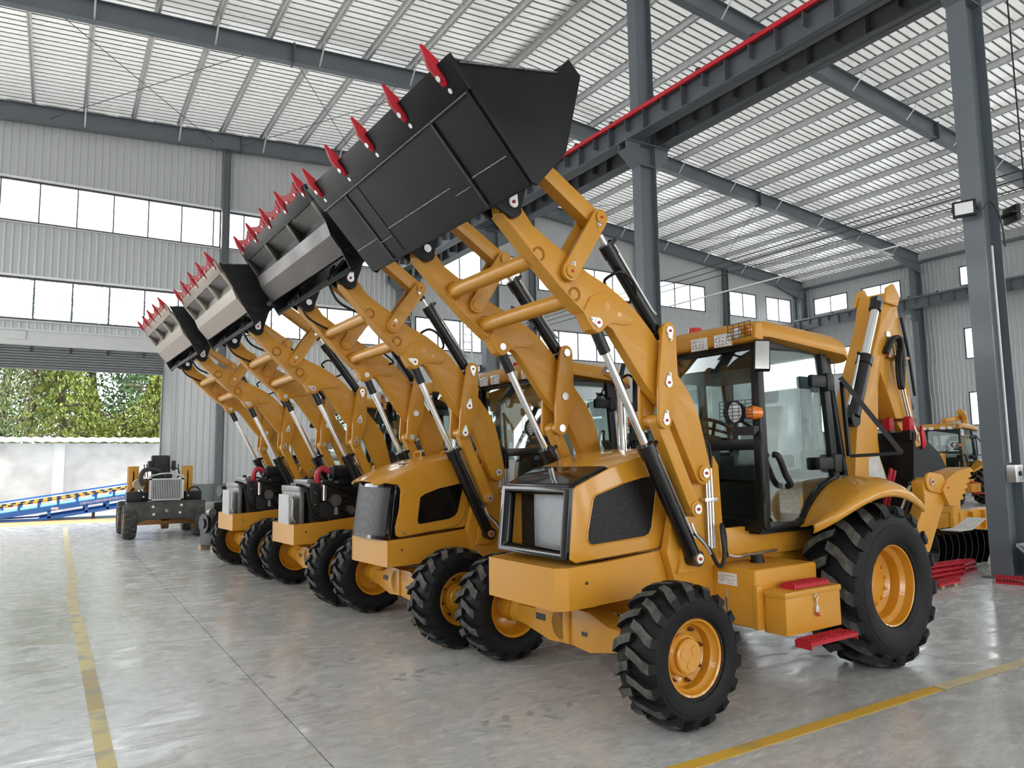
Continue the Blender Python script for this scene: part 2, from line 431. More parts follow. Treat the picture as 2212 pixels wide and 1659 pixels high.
# ---- painted lines
def line_strip(name, pts, w, m, label):
    o = MB(); A = []; B = []
    for i, p in enumerate(pts):
        q = pts[min(i + 1, len(pts) - 1)]; r = pts[max(i - 1, 0)]
        d = Vector((q[0] - r[0], q[1] - r[1], 0)).normalized(); n = Vector((-d.y, d.x, 0))
        A.append((p[0] + n.x * w / 2, p[1] + n.y * w / 2, 0.0035)); B.append((p[0] - n.x * w / 2, p[1] - n.y * w / 2, 0.0035))
    n = len(pts); o.strip(A, B)
    ob = o.build(name, m, smooth=0, solid=0.003)
    return tag(ob, label, 'floor line')
line_strip('floor_tape', [(0.33, 2.0), (0.33, 5.0), (0.325, 6.2)], 0.10, 'tape_pale', 'pale worn tape strip nearest the camera on the left floor')
line_strip('floor_tape', [(0.325, 6.2), (0.315, 7.4)], 0.10, 'tape_tan', 'short brownish worn stretch of the tape line on the left floor')
line_strip('floor_tape', [(0.315, 7.4), (0.30, 9.2), (0.27, 10.5)], 0.11, 'tape_pale', 'patchy white and yellow stretch midway along the left tape line')
line_strip('floor_tape', [(0.265, 10.5), (0.27, 12.2), (0.31, 13.6), (0.30, 18), (0.33, 25.2)], 0.12, 'line_faded', 'far stretch of the yellowish tape line running toward the roller door')
line_strip('floor_line', [(1.4, 3.19), (5.62, 3.17)], 0.095, 'line_yellow', 'bright yellow painted floor line in front of the nearest loader')
line_strip('floor_line', [(5.64, 3.165), (10.6, 3.13)], 0.095, 'line_faded', 'faded beige stretch of painted line on the right of the floor')

# ---- corrugated wall panels
def ribbed_panel(w, h, m):
    n = max(1, int(round(w / 0.206))); p = w / n; pts = []
    for i in range(n):
        x = i * p
        pts += [(x, 0.0), (x + p * 0.62, 0.0), (x + p * 0.74, -0.016), (x + p * 0.90, -0.016)]
    pts += [(w, 0.0), (w, 0.05), (0, 0.05)]
    me = MB().prism_xy(pts, 0, h).mesh('wall_panel', smooth=0); me.materials.append(MATS[m]); return me
_pc = {}
def run(parent, a0, a1, z0, z1, side, m='wall_sheet'):
    if a1 - a0 < 0.05 or z1 - z0 < 0.05: return
    n = max(1, int(round((a1 - a0) / 1.03))); w = (a1 - a0) / n
    for i in range(n):
        top = z1
        if z1 > 11.9 and side == 'far':
            top = min(zr(a0 + i * w), zr(a0 + (i + 1) * w)) + 0.02
        key = (round(w, 3), round(top - z0, 2), m)
        if key not in _pc: _pc[key] = ribbed_panel(w, top - z0, m)
        if side == 'far': place('wall_panel', _pc[key], parent, (a0 + i * w, YG, z0))
        else: place('wall_panel', _pc[key], parent, (XE, a0 + (i + 1) * w, z0), (0, 0, -PI / 2))

wall_far = MB().box((XW, YG + 0.055, 5.97), (XE, YG + 0.16, 6.28)).build('wall_far', 'box_white', smooth=0)
tag(wall_far, 'far gable wall of pale ribbed steel sheets above the roller door', 'wall', kind='structure')
wall_right = MB().box((XE + 0.055, -9, 5.2), (XE + 0.16, YG, 6.2)).build('wall_right', 'box_white', smooth=0)
tag(wall_right, 'distant right side wall of pale ribbed sheets with high windows', 'wall', kind='structure')
UW = (9.36, 10.72); LW = (6.29, 7.62)
WF = [(12.1, 17.2), (18.1, 23.5), (24.3, 28.65), (30.45, 32.6), (33.4, 35.55)]
run(wall_far, 3.22, XE, 1.12, LW[0], 'far'); run(wall_far, -8.0, 3.22, 5.97, LW[0], 'far')
run(wall_far, -8.0, XE, LW[1], UW[0], 'far'); run(wall_far, -8.0, XE, UW[1], 14.2, 'far')
e = 11.4
for a, b in WF + [(XE, XE)]:
    run(wall_far, e, a, *LW, 'far'); run(wall_far, e, a, *UW, 'far'); e = b
MB().box((3.22, YG - 0.06, 0), (XE, YG + 0.06, 1.12)).build('wall_skirt', 'skirt', wall_far, smooth=0)
WR = [(24.0, 26.1), (21.0, 23.15), (16.15, 18.1), (13.2, 15.1), (9.0, 11.1), (6.0, 8.0), (1.8, 3.8), (-1.2, 0.9)]
ZW = [(3.1, 4.69), (6.25, 7.74), (9.77, 10.72)]
zz = 1.12
for w in ZW + [(12.4, 12.4)]:
    run(wall_right, -3.0, YG, zz, w[0], 'right'); zz = w[1]
for w in ZW:
    e = YG
    for a, b in WR: run(wall_right, b, e, *w, 'right'); e = a
    run(wall_right, -3.0, e, *w, 'right')
MB().box((XE - 0.05, -9, 0), (XE + 0.06, YG, 1.12)).build('wall_skirt', 'skirt', wall_right, smooth=0)

# ---- walls out of view: back wall with window bands, left side with open bays below window bands
wb = MB().box((XW, -24.3, 5.4), (XE, -24.2, 6.3)).box((XW, -24.3, 7.62), (XE, -24.2, 9.36)).box((XW, -24.3, 10.72), (XE, -24.2, 14))
for x in [XW + 6.3 * k for k in range(9)]: wb.box((x - 0.9, -24.3, 0), (x + 0.9, -24.2, 6.3))
wall_back = wb.build('wall_back', 'wall_sheet', smooth=0)
tag(wall_back, 'back wall of the hall behind the camera with open door bays and window bands', 'wall', kind='structure')
wl = MB().box((XW - 0.1, -24.2, 0), (XW, YG, 6.3)).box((XW - 0.1, -24.2, 7.62), (XW, YG, 9.36)).box((XW - 0.1, -24.2, 10.72), (XW, YG, 12))
tag(wl.build('wall_left', 'wall_sheet', smooth=0), 'left side wall of the hall out of view with two window bands', 'wall', kind='structure')
MB().box((XE + 0.0, -24.2, 0), (XE + 0.1, -3.0, 6.2)).box((XE, -24.2, 7.7), (XE + 0.1, -3.0, 9.7)).box((XE, -24.2, 10.7), (XE + 0.1, -3.0, 12.2)).build('wall_sheet_run', 'wall_sheet', wall_right, smooth=0)
# ---- windows
_wn = [0]
def window(side, a0, a1, z0, z1, mulls, label):
    _wn[0] += 1
    t = 0.05; d0, d1 = -0.02, 0.06
    def bx(o, p0, q0, p1, q1, dd=(d0, d1)):
        if side == 'far': o.box((p0, YG + dd[0], q0), (p1, YG + dd[1], q1))
        else: o.box((XE + dd[0], p0, q0), (XE + dd[1], p1, q1))
        return o
    fr = MB(); bx(fr, a0, z0, a1, z0 + t); bx(fr, a0, z1 - t, a1, z1); bx(fr, a0, z0, a0 + t, z1); bx(fr, a1 - t, z0, a1, z1)
    f = fr.build('window_%d' % _wn[0], 'win_frame', smooth=0)
    tag(f, label, 'window', kind='structure')
    xs = [a0 + t] + mulls + [a1 - t]
    for x in mulls: bx(MB(), x - 0.018, z0 + t, x + 0.018, z1 - t).build('mullion', 'win_frame', f, smooth=0)
    for i in range(len(xs) - 1):
        bx(MB(), xs[i] + 0.018, z0 + t, xs[i + 1] - 0.018, z1 - t, (0.012, 0.02)).build('pane', 'window_glass', f, smooth=0)
    return f
ml = [0.265 + 1.03 * k for k in range(-8, 12)]
window('far', -8.0, 4.64, *UW, [x for x in ml if -7.9 < x < 4.5], 'long upper band of high window panes above the roller door')
window('far', 4.88, 11.4, *UW, [x for x in ml if 5 < x < 11.3], 'upper window band behind the raised loader buckets')
window('far', -8.0, 4.64, *LW, [x - 0.02 for x in ml if -7.9 < x < 4.5], 'lower window band showing trees above the roller door')
window('far', 4.88, 11.4, *LW, [x for x in ml if 5 < x < 11.3], 'lower window band behind the loader arms left of the crane columns')
nm = ['just right of the crane column row', 'second right of the crane column row', 'wide one right of the middle crane column', 'narrow one left of the last pair on the far wall', 'narrow one nearest the right corner of the far wall']
for i, (a, b) in enumerate(WF):
    n = max(2, int(round((b - a) / 1.05))); mm = [a + (b - a) * k / n for k in range(1, n)]
    window('far', a, b, *UW, mm, 'upper far wall window, ' + nm[i]); window('far', a, b, *LW, mm, 'lower far wall window, ' + nm[i])
rn = ['first from the far corner', 'second from the far corner', 'third from the far corner', 'fourth from the far corner', 'fifth from the far corner', 'sixth from the far corner', 'seventh from the far corner', 'eighth from the far corner']
for k, w in enumerate(ZW):
    for i, (a, b) in enumerate(WR):
        window('right', a, b, *w, [(a + b) / 2], ('low', 'middle', 'high')[k] + ' row window of the right wall, ' + rn[i])

_tn = [0]
def trim(a, b, m, label):
    _tn[0] += 1
    return tag(MB().box(a, b).build('trim_%d' % _tn[0], m, smooth=0), label, 'trim', kind='structure')
trim((-8, YG - 0.07, UW[1] + 0.005), (11.4, YG - 0.001, UW[1] + 0.075), 'trim_white', 'white flashing along the top of the upper window band')
trim((-8, YG - 0.07, LW[1] + 0.005), (11.4, YG - 0.001, LW[1] + 0.075), 'trim_white', 'white flashing along the top of the lower window band')
trim((-8, YG - 0.06, UW[0] - 0.06), (11.4, YG - 0.001, UW[0] - 0.004), 'wall_sheet', 'pale sill along the upper window band')
trim((-8, YG - 0.06, LW[0] - 0.06), (11.4, YG - 0.001, LW[0] - 0.004), 'wall_sheet', 'pale sill along the lower window band')
trim((XE - 0.14, -3, 11.32), (XE - 0.001, YG - 0.2, 11.46), 'steel_grey', 'grey steel girt high along the right wall')

# ---- roller door
door = MB()
door.box((-6.2, YG - 0.36, 5.46), (2.98, YG - 0.02, 5.92)).box((-6.2, YG - 0.40, 5.90), (3.0, YG - 0.001, 5.96))
dd = door.build('door_1', 'box_white', bevel=0.01)
tag(dd, 'white housing of the big roller door in the far wall, shutter half rolled up', 'door', kind='structure')
for k in range(8):
    z = 4.80 + k * 0.083
    MB().prism_yz([(YG - 0.16, z), (YG - 0.185, z + 0.02), (YG - 0.185, z + 0.06), (YG - 0.16, z + 0.08), (YG - 0.13, z + 0.08), (YG - 0.13, z)], -6.1, 2.94).build('shutter_slat', 'shutter', dd, smooth=0)
MB().box((-6.1, YG - 0.20, 4.745), (2.94, YG - 0.12, 4.80)).build('bottom_rail', 'shutter', dd, bevel=0.008)
for x in (-3.85, -2.82, -1.79, -0.76, 0.27, 1.30, 2.33):
    MB().box((x - 0.03, YG - 0.22, 5.30), (x + 0.03, YG - 0.15, 5.46)).build('hanger', 'stripe_black', dd, smooth=0)
MB().box((-1.33, YG - 0.42, 5.62), (-0.92, YG - 0.36, 5.88)).build('control_box', 'box_white', dd, bevel=0.01)
MB().box((2.94, YG - 0.14, 0), (3.22, YG - 0.02, 5.46)).build('jamb', 'wall_sheet', dd, bevel=0.01)
MB().box((2.90, YG - 0.24, 0), (2.94, YG - 0.08, 5.0)).build('guide_rail', 'steel_grey', dd, smooth=0)

# ---- steel frames
def ibeam(p0, p1, depth, fw, ref=(0, 1, 0), tf=0.016, tw=0.010, o=None):
    """I section hanging below the line p0-p1 (which is its top)"""
    o = o or MB(); p0 = Vector(p0); p1 = Vector(p1); dz = Vector((0, 0, 1))
    o.bar(p0 - dz * tf / 2, p1 - dz * tf / 2, fw, tf, ref); o.bar(p0 - dz * (depth - tf / 2), p1 - dz * (depth - tf / 2), fw, tf, ref)
    o.bar(p0 - dz * depth / 2, p1 - dz * depth / 2, tw, depth - 2 * tf, ref); return o
PX_ = [4.55 + 1.4 * k for k in range(-13, 23)]
fl = ['behind the camera', 'just behind the camera', 'at the near crane column', 'at the middle crane column', 'next to the far gable', 'along the top of the far gable wall']
for k, y in enumerate(FR):
    ft = empty('roof_frame', (XR, y, 0)); tag(ft, 'grey steel rafter frame ' + fl[k], 'roof frame', 'roof frames', 'structure')
    def loc(o): return o
    for sgn, xe in ((1, XE - 0.3), (-1, XW)):
        o = MB(); x0 = XR
        ibeam((0, 0, zb(x0) + 0.55), (xe - XR, 0, zb(xe) + 0.55), 0.55, 0.24, o=o)
        o.build('rafter', 'steel_grey', ft, smooth=0)
        if sgn > 0:
            MB().prism([(xe - XR - 2.2, zb(xe - 2.2)), (xe - XR, zb(xe)), (xe - XR, zb(xe) - 0.45)], -0.10, 0.10).build('haunch', 'steel_grey', ft, smooth=0)
    for i, xs in enumerate(PX_):
        if XW < xs < XE - 0.5 and i % 2 == 0 and k >= 2:
            s = -1
            MB().bar((xs - XR, 0, zb(xs) + 0.02), (xs - XR, -0.62, zb(xs) + 0.60), 0.045, 0.010, (1, 0, 0)).build('flange_brace', 'brace_white', ft, smooth=0)
    for xs in (5.2, 24.5):
        if k >= 2: MB().box((xs - XR - 0.02, -0.16, zb(xs) - 0.04), (xs - XR + 0.02, 0.16, zb(xs) + 0.56)).build('splice_plate', 'crane_grey', ft, smooth=0)

def hcol(name, x, y, z1, dx, fw, m='steel_grey'):
    t = 0.018; o = MB()
    o.box((x - dx / 2, y - fw / 2, 0), (x - dx / 2 + t, y + fw / 2, z1)).box((x + dx / 2 - t, y - fw / 2, 0), (x + dx / 2, y + fw / 2, z1))
    o.box((x - dx / 2 + t, y - 0.007, 0), (x + dx / 2 - t, y + 0.007, z1)); return o.build(name, m, smooth=0)
cl = {5.34: 'near grey crane column at the right edge carrying a square floodlight', 12.56: 'middle grey crane column behind the nearest loader arm',
      19.85: 'grey crane column behind the second loader cab', 26.62: 'grey crane column against the far gable wall', -1.88: 'grey crane column behind the camera', -9.1: 'grey crane column farthest behind the camera'}
for y in FR:
    c = hcol('crane_column', XR, y, zb(XR), 0.50, 0.28); tag(c, cl[y], 'column', 'crane columns', 'structure')
    MB().box((XR - 0.34, y - 0.22, 0), (XR + 0.34, y + 0.22, 0.025)).build('base_plate', 'steel_grey', c, smooth=0)
    zt = 9.085
    for dy in (-0.13, 0.13):
        MB().prism([(XR + 0.25, zt - 0.02), (XR + 0.64, zt - 0.02), (XR + 0.64, zt - 0.30), (XR + 0.25, zt - 0.52)], y + dy - 0.01, y + dy + 0.01).prism([(XR - 0.25, zt - 0.02), (XR - 0.66, zt - 0.02), (XR - 0.66, zt - 0.22), (XR - 0.25, zt - 0.52)], y + dy - 0.01, y + dy + 0.01).build('bracket', 'steel_grey', c, smooth=0)
    MB().box((XR - 0.68, y - 0.20, zt - 0.03), (XR + 0.66, y + 0.20, zt)).build('bracket_plate', 'steel_grey', c, smooth=0)
    MB().bar((XR - 0.66, y, zt - 0.22), (XR - 0.25, y, zt - 0.56), 0.30, 0.02).bar((XR + 0.64, y, zt - 0.30), (XR + 0.25, y, zt - 0.52), 0.30, 0.02).build('bracket_flange', 'steel_grey', c, smooth=0)
    for dz in (0.5,):
        MB().box((XR - 0.25, y - 0.13, zt - dz - 0.02), (XR + 0.25, y + 0.13, zt - dz)).build('stiffener', 'steel_grey', c, smooth=0)
for x, lab in ((4.76, 'slim grey wind column left of the loader buckets on the far wall'), (17.7, 'slim grey wind column right of the crane row on the far wall'), (23.95, 'slim grey wind column hidden behind the middle crane column'), (30.05, 'slim grey wind column near the right end of the far wall')):
    c = hcol('wind_column', x, YG - 0.16, zb(x) + 0.1, 0.24, 0.20); tag(c, lab, 'column', 'wind columns', 'structure')
rcl = ['behind the camera on the right wall', 'out of view on the right wall', 'nearest on the right wall', 'behind the near crane column on the right wall', 'beside the backhoe boom on the right wall', 'in the far right corner of the hall']
for k, y in enumerate(FR):
    yy = y + (0.15 if 3 < k < 5 else 0)
    c = hcol('wall_column', XE - 0.42, yy, zb(XE), 0.55, 0.30); tag(c, 'grey steel column ' + rcl[k], 'column', 'right wall columns', 'structure')
    MB().prism([(XE - 1.3, 8.85), (XE - 0.69, 8.85), (XE - 0.69, 8.35), (XE - 1.3, 8.6)], yy - 0.12, yy + 0.12).build('bracket', 'steel_grey', c, smooth=0)

def crane_beam(x, z0, z1, fw, ya, yb, label, rail=None, m='crane_grey'):
    o = MB(); o.box((x - fw / 2, ya, z0), (x + fw / 2, yb, z0 + 0.02)).box((x - fw / 2, ya, z1 - 0.02), (x + fw / 2, yb, z1)).box((x - 0.008, ya, z0), (x + 0.008, yb, z1))
    b = o.build('crane_beam', m, smooth=0); tag(b, label, 'beam', 'crane runway beams', 'structure')
    h = z1 - z0
    full = MB().box((-fw * 0.46, -0.008, 0.02), (fw * 0.46, 0.008, h - 0.02)).mesh('stiffener', smooth=0); full.materials.append(MATS[m])
    half = MB().box((-fw * 0.46, -0.008, h * 0.45), (fw * 0.46, 0.008, h - 0.02)).mesh('stiffener', smooth=0); half.materials.append(MATS[m])
    y = ya + 0.5; k = 0
    while y < yb - 0.2:
        place('stiffener', full if k % 2 == 0 else half, b, (x, y, z0)); y += 0.60; k += 1
    if rail:
        MB().box((x - fw / 2 - 0.012, ya, z1 - 0.03), (x - fw / 2 + 0.05, yb, z1 + 0.06)).build('rail', rail, b, smooth=0)
        y = ya + 1
        while y < yb:
            MB().box((x - fw / 2 + 0.0, y - 0.05, z1 + 0.06), (x - fw / 2 + 0.05, y + 0.05, z1 + 0.12)).build('rail_clip', 'stripe_black', b, smooth=0); y += 1.4
    return b
crane_beam(XR - 0.45, 9.085, 9.62, 0.34, -9, YG - 0.3, 'dark crane runway beam topped with a red rail', 'rail_red')
crane_beam(XR + 0.45, 9.085, 9.62, 0.34, -9, YG - 0.3, 'dark crane runway beam behind the red railed one')
crane_beam(XE - 1.0, 8.87, 9.42, 0.28, -9, YG - 0.3, 'grey crane runway beam along the right wall windows', 'steel_grey', 'steel_grey')

# ---- roof: ribbed panels on purlins
ceil = MB().bar((XR, -24.3, zr(XR) + 0.06), (XR, YG + 0.3, zr(XR) + 0.06), 0.5, 0.02, (1, 0, 0)).build('ceiling', 'roof_sheet', smooth=0)
tag(ceil, 'pale ribbed steel roof, made slightly translucent for overhead light, on galvanised purlins', 'ceiling', kind='structure')
def roof_panel(x0, x1, w):
    prof = []; p = 0.25
    for i in range(int(w / p)):
        y = i * p
        prof += [(y, 0.0), (y + 0.18, 0.0), (y + 0.195, 0.034), (y + 0.225, 0.034), (y + 0.24, 0.0)]
    prof += [(w, 0.0)]
    n = len(prof)
    vs = [(x0, y, zr(x0) + d) for y, d in prof] + [(x1, y, zr(x1) + d) for y, d in prof]
    fs = [(i, n + i, n + i + 1, i + 1) for i in range(n - 1)]
    me = MB().add(vs, fs).mesh('roof_panel', smooth=0); me.materials.append(MATS['roof_sheet']); me.materials.append(MATS['roof_rib'])
    me.polygons.foreach_set('material_index', [1 if i % 5 in (1, 2, 3) else 0 for i in range(len(me.polygons))]); return me
mr, mlf = roof_panel(XR, XE + 0.2, 1.0), roof_panel(XW - 0.5, XR, 1.0)
y = -24.3
while y < YG + 0.2:
    place('roof_panel', mr, ceil, (0, y, 0)); place('roof_panel', mlf, ceil, (0, y, 0)); y += 1.0
for xs in PX_:
    if XW - 0.3 < xs < XE - 0.2:
        z = zr(xs)
        MB().box((xs - 0.008, -24.2, z - 0.20), (xs, YG, z)).box((xs - 0.008, -24.2, z - 0.20), (xs + 0.06, YG, z - 0.192)).box((xs - 0.07, -24.2, z - 0.008), (xs, YG, z)).build('purlin', 'galv', ceil, smooth=0)
for k in range(2, 5):
    ym = (FR[k] + FR[k + 1]) / 2
    for a, b in ((XW, XR), (XR, XE - 0.4)):
        MB().tube((a, ym, zr(a) - 0.10), (b, ym, zr(b) - 0.10), 0.006, n=5).build('sag_rod', 'galv', ceil, smooth=0)
for a, b in ((-0.6, 4.3), (5.2, 9.6), (18.3, 23.2), (24.6, 29.6), (30.0, 35.0)):
    for p, q in ((a, b), (b, a)):
        MB().tube((p, FR[4], zb(p) + 0.2), (q, FR[5], zb(q) + 0.2), 0.010, n=5).build('brace_cable', 'wire_steel', ceil, smooth=0)

# ---- services on the columns
def floodlight(loc, aim, label, tilt=0.0):
    t = empty('floodlight', loc, aim); tag(t, label, 'light', 'column floodlights')
    h = MB().box((-0.04, -0.15, -0.12), (0.03, 0.15, 0.12)).build('housing', 'plastic_black', t, bevel=0.012)
    MB().box((-0.046, -0.115, -0.085), (-0.040, 0.115, 0.085)).build('lens', 'flood_glass', t, smooth=0)
    MB().box((-0.01, -0.165, -0.02), (0.02, -0.15, 0.02)).box((-0.01, 0.15, -0.02), (0.02, 0.165, 0.02)).box((0.02, -0.165, -0.015), (0.11, 0.165, 0.015)).build('bracket', 'plastic_black', t, smooth=0)
    return t
floodlight((XR - 0.42, 5.36, 5.28), 0.35, 'square floodlight on the left face of the near crane column')
floodlight((XR + 0.38, 5.10, 5.25), 2.6, 'floodlight facing away on the right of the near crane column')
floodlight((XR - 0.42, 19.9, 4.6), 0.1, 'small floodlight on the crane column behind the second loader')
tag(MB().path([(XR - 0.27, 5.18, 5.25), (XR - 0.22, 5.10, 5.35), (XR - 0.05, 5.06, 5.10), (XR + 0.0, 5.05, 4.7)], 0.012).build('light_cable', 'cable'), 'black cable looping from the floodlight to the column conduit', 'cable')
tag(MB().tube((XR - 0.02, 5.22, 1.6), (XR - 0.02, 5.22, 4.75), 0.017).build('conduit', 'pvc_white'), 'white conduit pipe running up the near crane column', 'pipe')
eb = empty('switch_box', (XR - 0.12, 5.13, 1.45)); tag(eb, 'grey electrical socket box on the near crane column', 'box')
MB().box((-0.10, -0.06, -0.12), (0.12, 0.08, 0.12)).build('case', 'zinc', eb, bevel=0.01)
MB().tube((0.02, -0.06, 0.0), (0.02, -0.075, 0.0), 0.035).build('socket', 'plastic_black', eb)
MB().box((0.05, -0.065, 0.06), (0.10, -0.06, 0.10)).build('plate', 'white_sticker', eb, smooth=0)
for i, z in enumerate((5.85, 5.74, 5.62)):
    tag(MB().tube((XR + 0.32 + 0.05 * i, -1.8, z), (XR + 0.32 + 0.05 * i, 19.8, z), 0.009, n=6).build('power_wire', 'cable'), ('top', 'middle', 'lowest')[i] + ' black power wire strung between the crane columns', 'wire', 'power wires')
tag(MB().tube((XR + 0.60, 2.0, 5.30), (XR + 0.60, 12.5, 5.30), 0.016, n=8).build('conductor_bar', 'pvc_white'), 'pale conductor bar strung below the power wires', 'pipe')
tag(MB().path([(11.95, 4.92, 13.3), (11.96, 4.92, 8.0), (12.0, 4.93, 5.4)], 0.012).build('hanging_cable', 'cable'), 'black cable hanging from the roof beside the near crane column', 'cable')
for i, (x0, x1, lab) in enumerate(((12.35, 11.55, 'aluminium ladder leaning left against the far wall behind the loaders'), (13.75, 14.3, 'aluminium ladder leaning right against the far wall behind the loaders'))):
    t = empty('ladder', (0, 0, 0)); tag(t, lab, 'ladder', 'ladders')
    z1 = 7.6
    for s in (-0.2, 0.2):
        MB().bar((x0 + s, YG - 1.4, 0.0), (x1 + s, YG - 0.35, z1), 0.07, 0.03, (1, 0, 0)).build('rail', 'galv', t, smooth=0)
    for k in range(1, 24):
        f = k / 24.0; p = Vector((x0, YG - 1.4, 0)).lerp(Vector((x1, YG - 0.35, z1)), f)
        MB().tube((p.x - 0.2, p.y, p.z), (p.x + 0.2, p.y, p.z), 0.016, n=6).build('rung', 'galv', t, smooth=0)

# ================================================================ BACKHOE LOADERS
# local frame of a machine: u rearward from the front axle, v across (negative toward the camera), z up
def tyre(parent, c, R, W, rim, n, lug_w, sweep, lug_d, side, m='rubber', rim_m='rim_yellow', seg=40, bolts=8, front=True, name='tyre'):
    cu, cv, cz = c; Rc = R - lug_d
    half = [(rim - 0.004, 0.36), (rim + 0.012, 0.425), (rim + 0.03, 0.44), (rim + (Rc - rim) * 0.16, 0.462), (rim + (Rc - rim) * 0.18, 0.470), (rim + (Rc - rim) * 0.45, 0.497), (rim + (Rc - rim) * 0.60, 0.497), (rim + (Rc - rim) * 0.62, 0.488), (rim + (Rc - rim) * 0.74, 0.484), (Rc - 0.035, 0.44), (Rc - 0.008, 0.34), (Rc, 0.16)]
    prof = [(r, -o * W) for r, o in half] + [(r, o * W) for r, o in half[::-1]]
    t = MB().lathe(prof, c, 'y', seg); lug = MB(); mi = []
    for s in (-1, 1):
        for k in range(n):
            a0 = 2 * PI * (k + (0.5 if s > 0 else 0.0)) / n
            st = [(-0.03, R, 0.0, 0.9), (0.20, R - 0.002, 0.35, 1.0), (0.36, R - 0.010, 0.80, 1.15), (0.455, R - 0.030, 1.0, 1.2), (0.50, R - 0.095, 1.02, 1.05)]
            vs = []; fs = []
            for lat, rt, sw, wd in st:
                hw = lug_w * wd / 2 / R; a = a0 + sweep * sw
                rb = Rc - 0.02 if lat < 0.45 else rt - 0.035
                lb = lat if lat < 0.45 else 0.43
                for da, r, l in ((-hw * 0.85, rt, lat), (hw * 0.85, rt, lat), (hw, rb, lb), (-hw, rb, lb)):
                    vs.append((cu + r * math.cos(a + da), cv + s * l * W, cz + r * math.sin(a + da)))
            for i in range(len(st) - 1):
                o = i * 4
                for q in range(4): fs.append((o + q, o + (q + 1) % 4, o + 4 + (q + 1) % 4, o + 4 + q)); mi.append(1 if q == 0 and i < 3 else 0)
            fs += [(0, 1, 2, 3), tuple(len(vs) - 1 - i for i in range(4))]; mi += [0, 0]
            lug.add(vs, fs)
    ty = t.build(name, m, parent, smooth=32)
    lo = lug.build('tread_lugs', m, ty, smooth=0); lo.data.materials.append(MATS['rubber_dust'])
    lo.data.polygons.foreach_set('material_index', mi)
    d = side  # outward direction of the dish
    w = W
    if front:
        rp = [(rim + 0.016, 0.44 * w), (rim + 0.018, 0.425 * w), (rim - 0.004, 0.40 * w), (rim - 0.012, 0.30 * w), (rim - 0.030, 0.26 * w), (rim - 0.034, 0.10 * w), (rim - 0.060, 0.05 * w), (rim * 0.62, 0.03 * w), (rim * 0.40, 0.04 * w), (0.0, 0.04 * w)]
        ri = [(rim + 0.016, -0.44 * w), (rim - 0.004, -0.40 * w), (rim - 0.02, -0.20 * w), (rim - 0.045, -0.06 * w), (rim * 0.6, -0.02 * w), (0.0, -0.02 * w)]
    else:
        rp = [(rim + 0.018, 0.43 * w), (rim + 0.020, 0.415 * w), (rim - 0.004, 0.39 * w), (rim - 0.012, 0.26 * w), (rim - 0.045, 0.20 * w), (rim - 0.052, 0.04 * w), (rim - 0.09, -0.02 * w), (rim * 0.62, -0.04 * w), (0.0, -0.04 * w)]
        ri = [(rim + 0.016, -0.43 * w), (rim - 0.004, -0.39 * w), (rim - 0.03, -0.22 * w), (rim * 0.6, -0.10 * w), (0.0, -0.10 * w)]
    MB().lathe([(r, o * d) for r, o in rp], c, 'y', seg).lathe([(r, o * d) for r, o in ri], c, 'y', seg).build('rim', rim_m, ty, smooth=40)
    if front:
        hb = [(rim * 0.60, 0.04 * w), (rim * 0.60, 0.16 * w), (rim * 0.54, 0.20 * w), (rim * 0.50, 0.20 * w), (rim * 0.48, 0.27 * w), (rim * 0.44, 0.29 * w), (0.0, 0.29 * w)]
        hb2 = [(0.105, -0.02 * w), (0.115, -0.34 * w), (0.085, -0.50 * w), (0, -0.50 * w)]
    else:
        hb = [(rim * 0.60, -0.04 * w), (rim * 0.60, 0.02 * w), (rim * 0.56, 0.05 * w), (0.0, 0.05 * w)]
        hb2 = [(0.14, -0.1 * w), (0.14, -0.5 * w), (0, -0.5 * w)]
    h = MB().lathe([(r, o * d) for r, o in hb], c, 'y', 28).lathe([(r, o * d) for r, o in hb2], c, 'y', 24)
    h.build('hub', rim_m, ty, smooth=35)
    br = rim * (0.74 if front else 0.555)
    for k in range(bolts):
        a = 2 * PI * (k + 0.3) / bolts
        p = (cu + br * math.cos(a), cv, cz + br * math.sin(a))
        o0 = (0.035 if front else 0.04) * w; ln = 0.032 if front else 0.02
        b = MB().tube((p[0], cv + d * o0, p[2]), (p[0], cv + d * (o0 + ln), p[2]), 0.0155 if front else 0.017, n=6)
        if front: b.tube((p[0], cv + d * (o0 + ln), p[2]), (p[0], cv + d * (o0 + ln + 0.02), p[2]), 0.008, n=6)
        b.build('wheel_bolt', 'cap_copper' if front else rim_m, ty, smooth=30)
    if front:
        for k in range(3):
            a = 2 * PI * k / 3 + 0.6; p = (cu + rim * 0.24 * math.cos(a), cz + rim * 0.24 * math.sin(a))
            MB().tube((p[0], cv + d * 0.285 * w, p[1]), (p[0], cv + d * 0.300 * w, p[1]), 0.034, n=16).build('hub_boss', rim_m, ty, smooth=40)
    return ty
mat('cap_copper', (0.22, 0.10, 0.035, 1), 0.25, metal=0.6, var=0.1)

def pin(parent, p, v, side, tear=None, r=0.032, m='zinc', red=True):
    """pin head with retaining plate on the outer face; side -1 faces the camera"""
    o = MB().tube((p[0], v, p[1]), (p[0], v + side * 0.012, p[1]), r, n=18)
    if tear is not None:
        a = math.radians(tear); q = (p[0] + 0.062 * math.cos(a), p[1] + 0.062 * math.sin(a))
        o.prism(link_poly(p, q, r * 1.12, r * 0.45), v, v + side * 0.008)
        o.tube((q[0], v + side * 0.008, q[1]), (q[0], v + side * 0.02, q[1]), 0.009, n=6)
    k = o.build('pin_plate', m, parent, smooth=30)
    if red: MB().tube((p[0], v + side * 0.012, p[1]), (p[0], v + side * 0.020, p[1]), r * 0.34, n=10).build('grease_cap', 'cap_red', k)
    return k

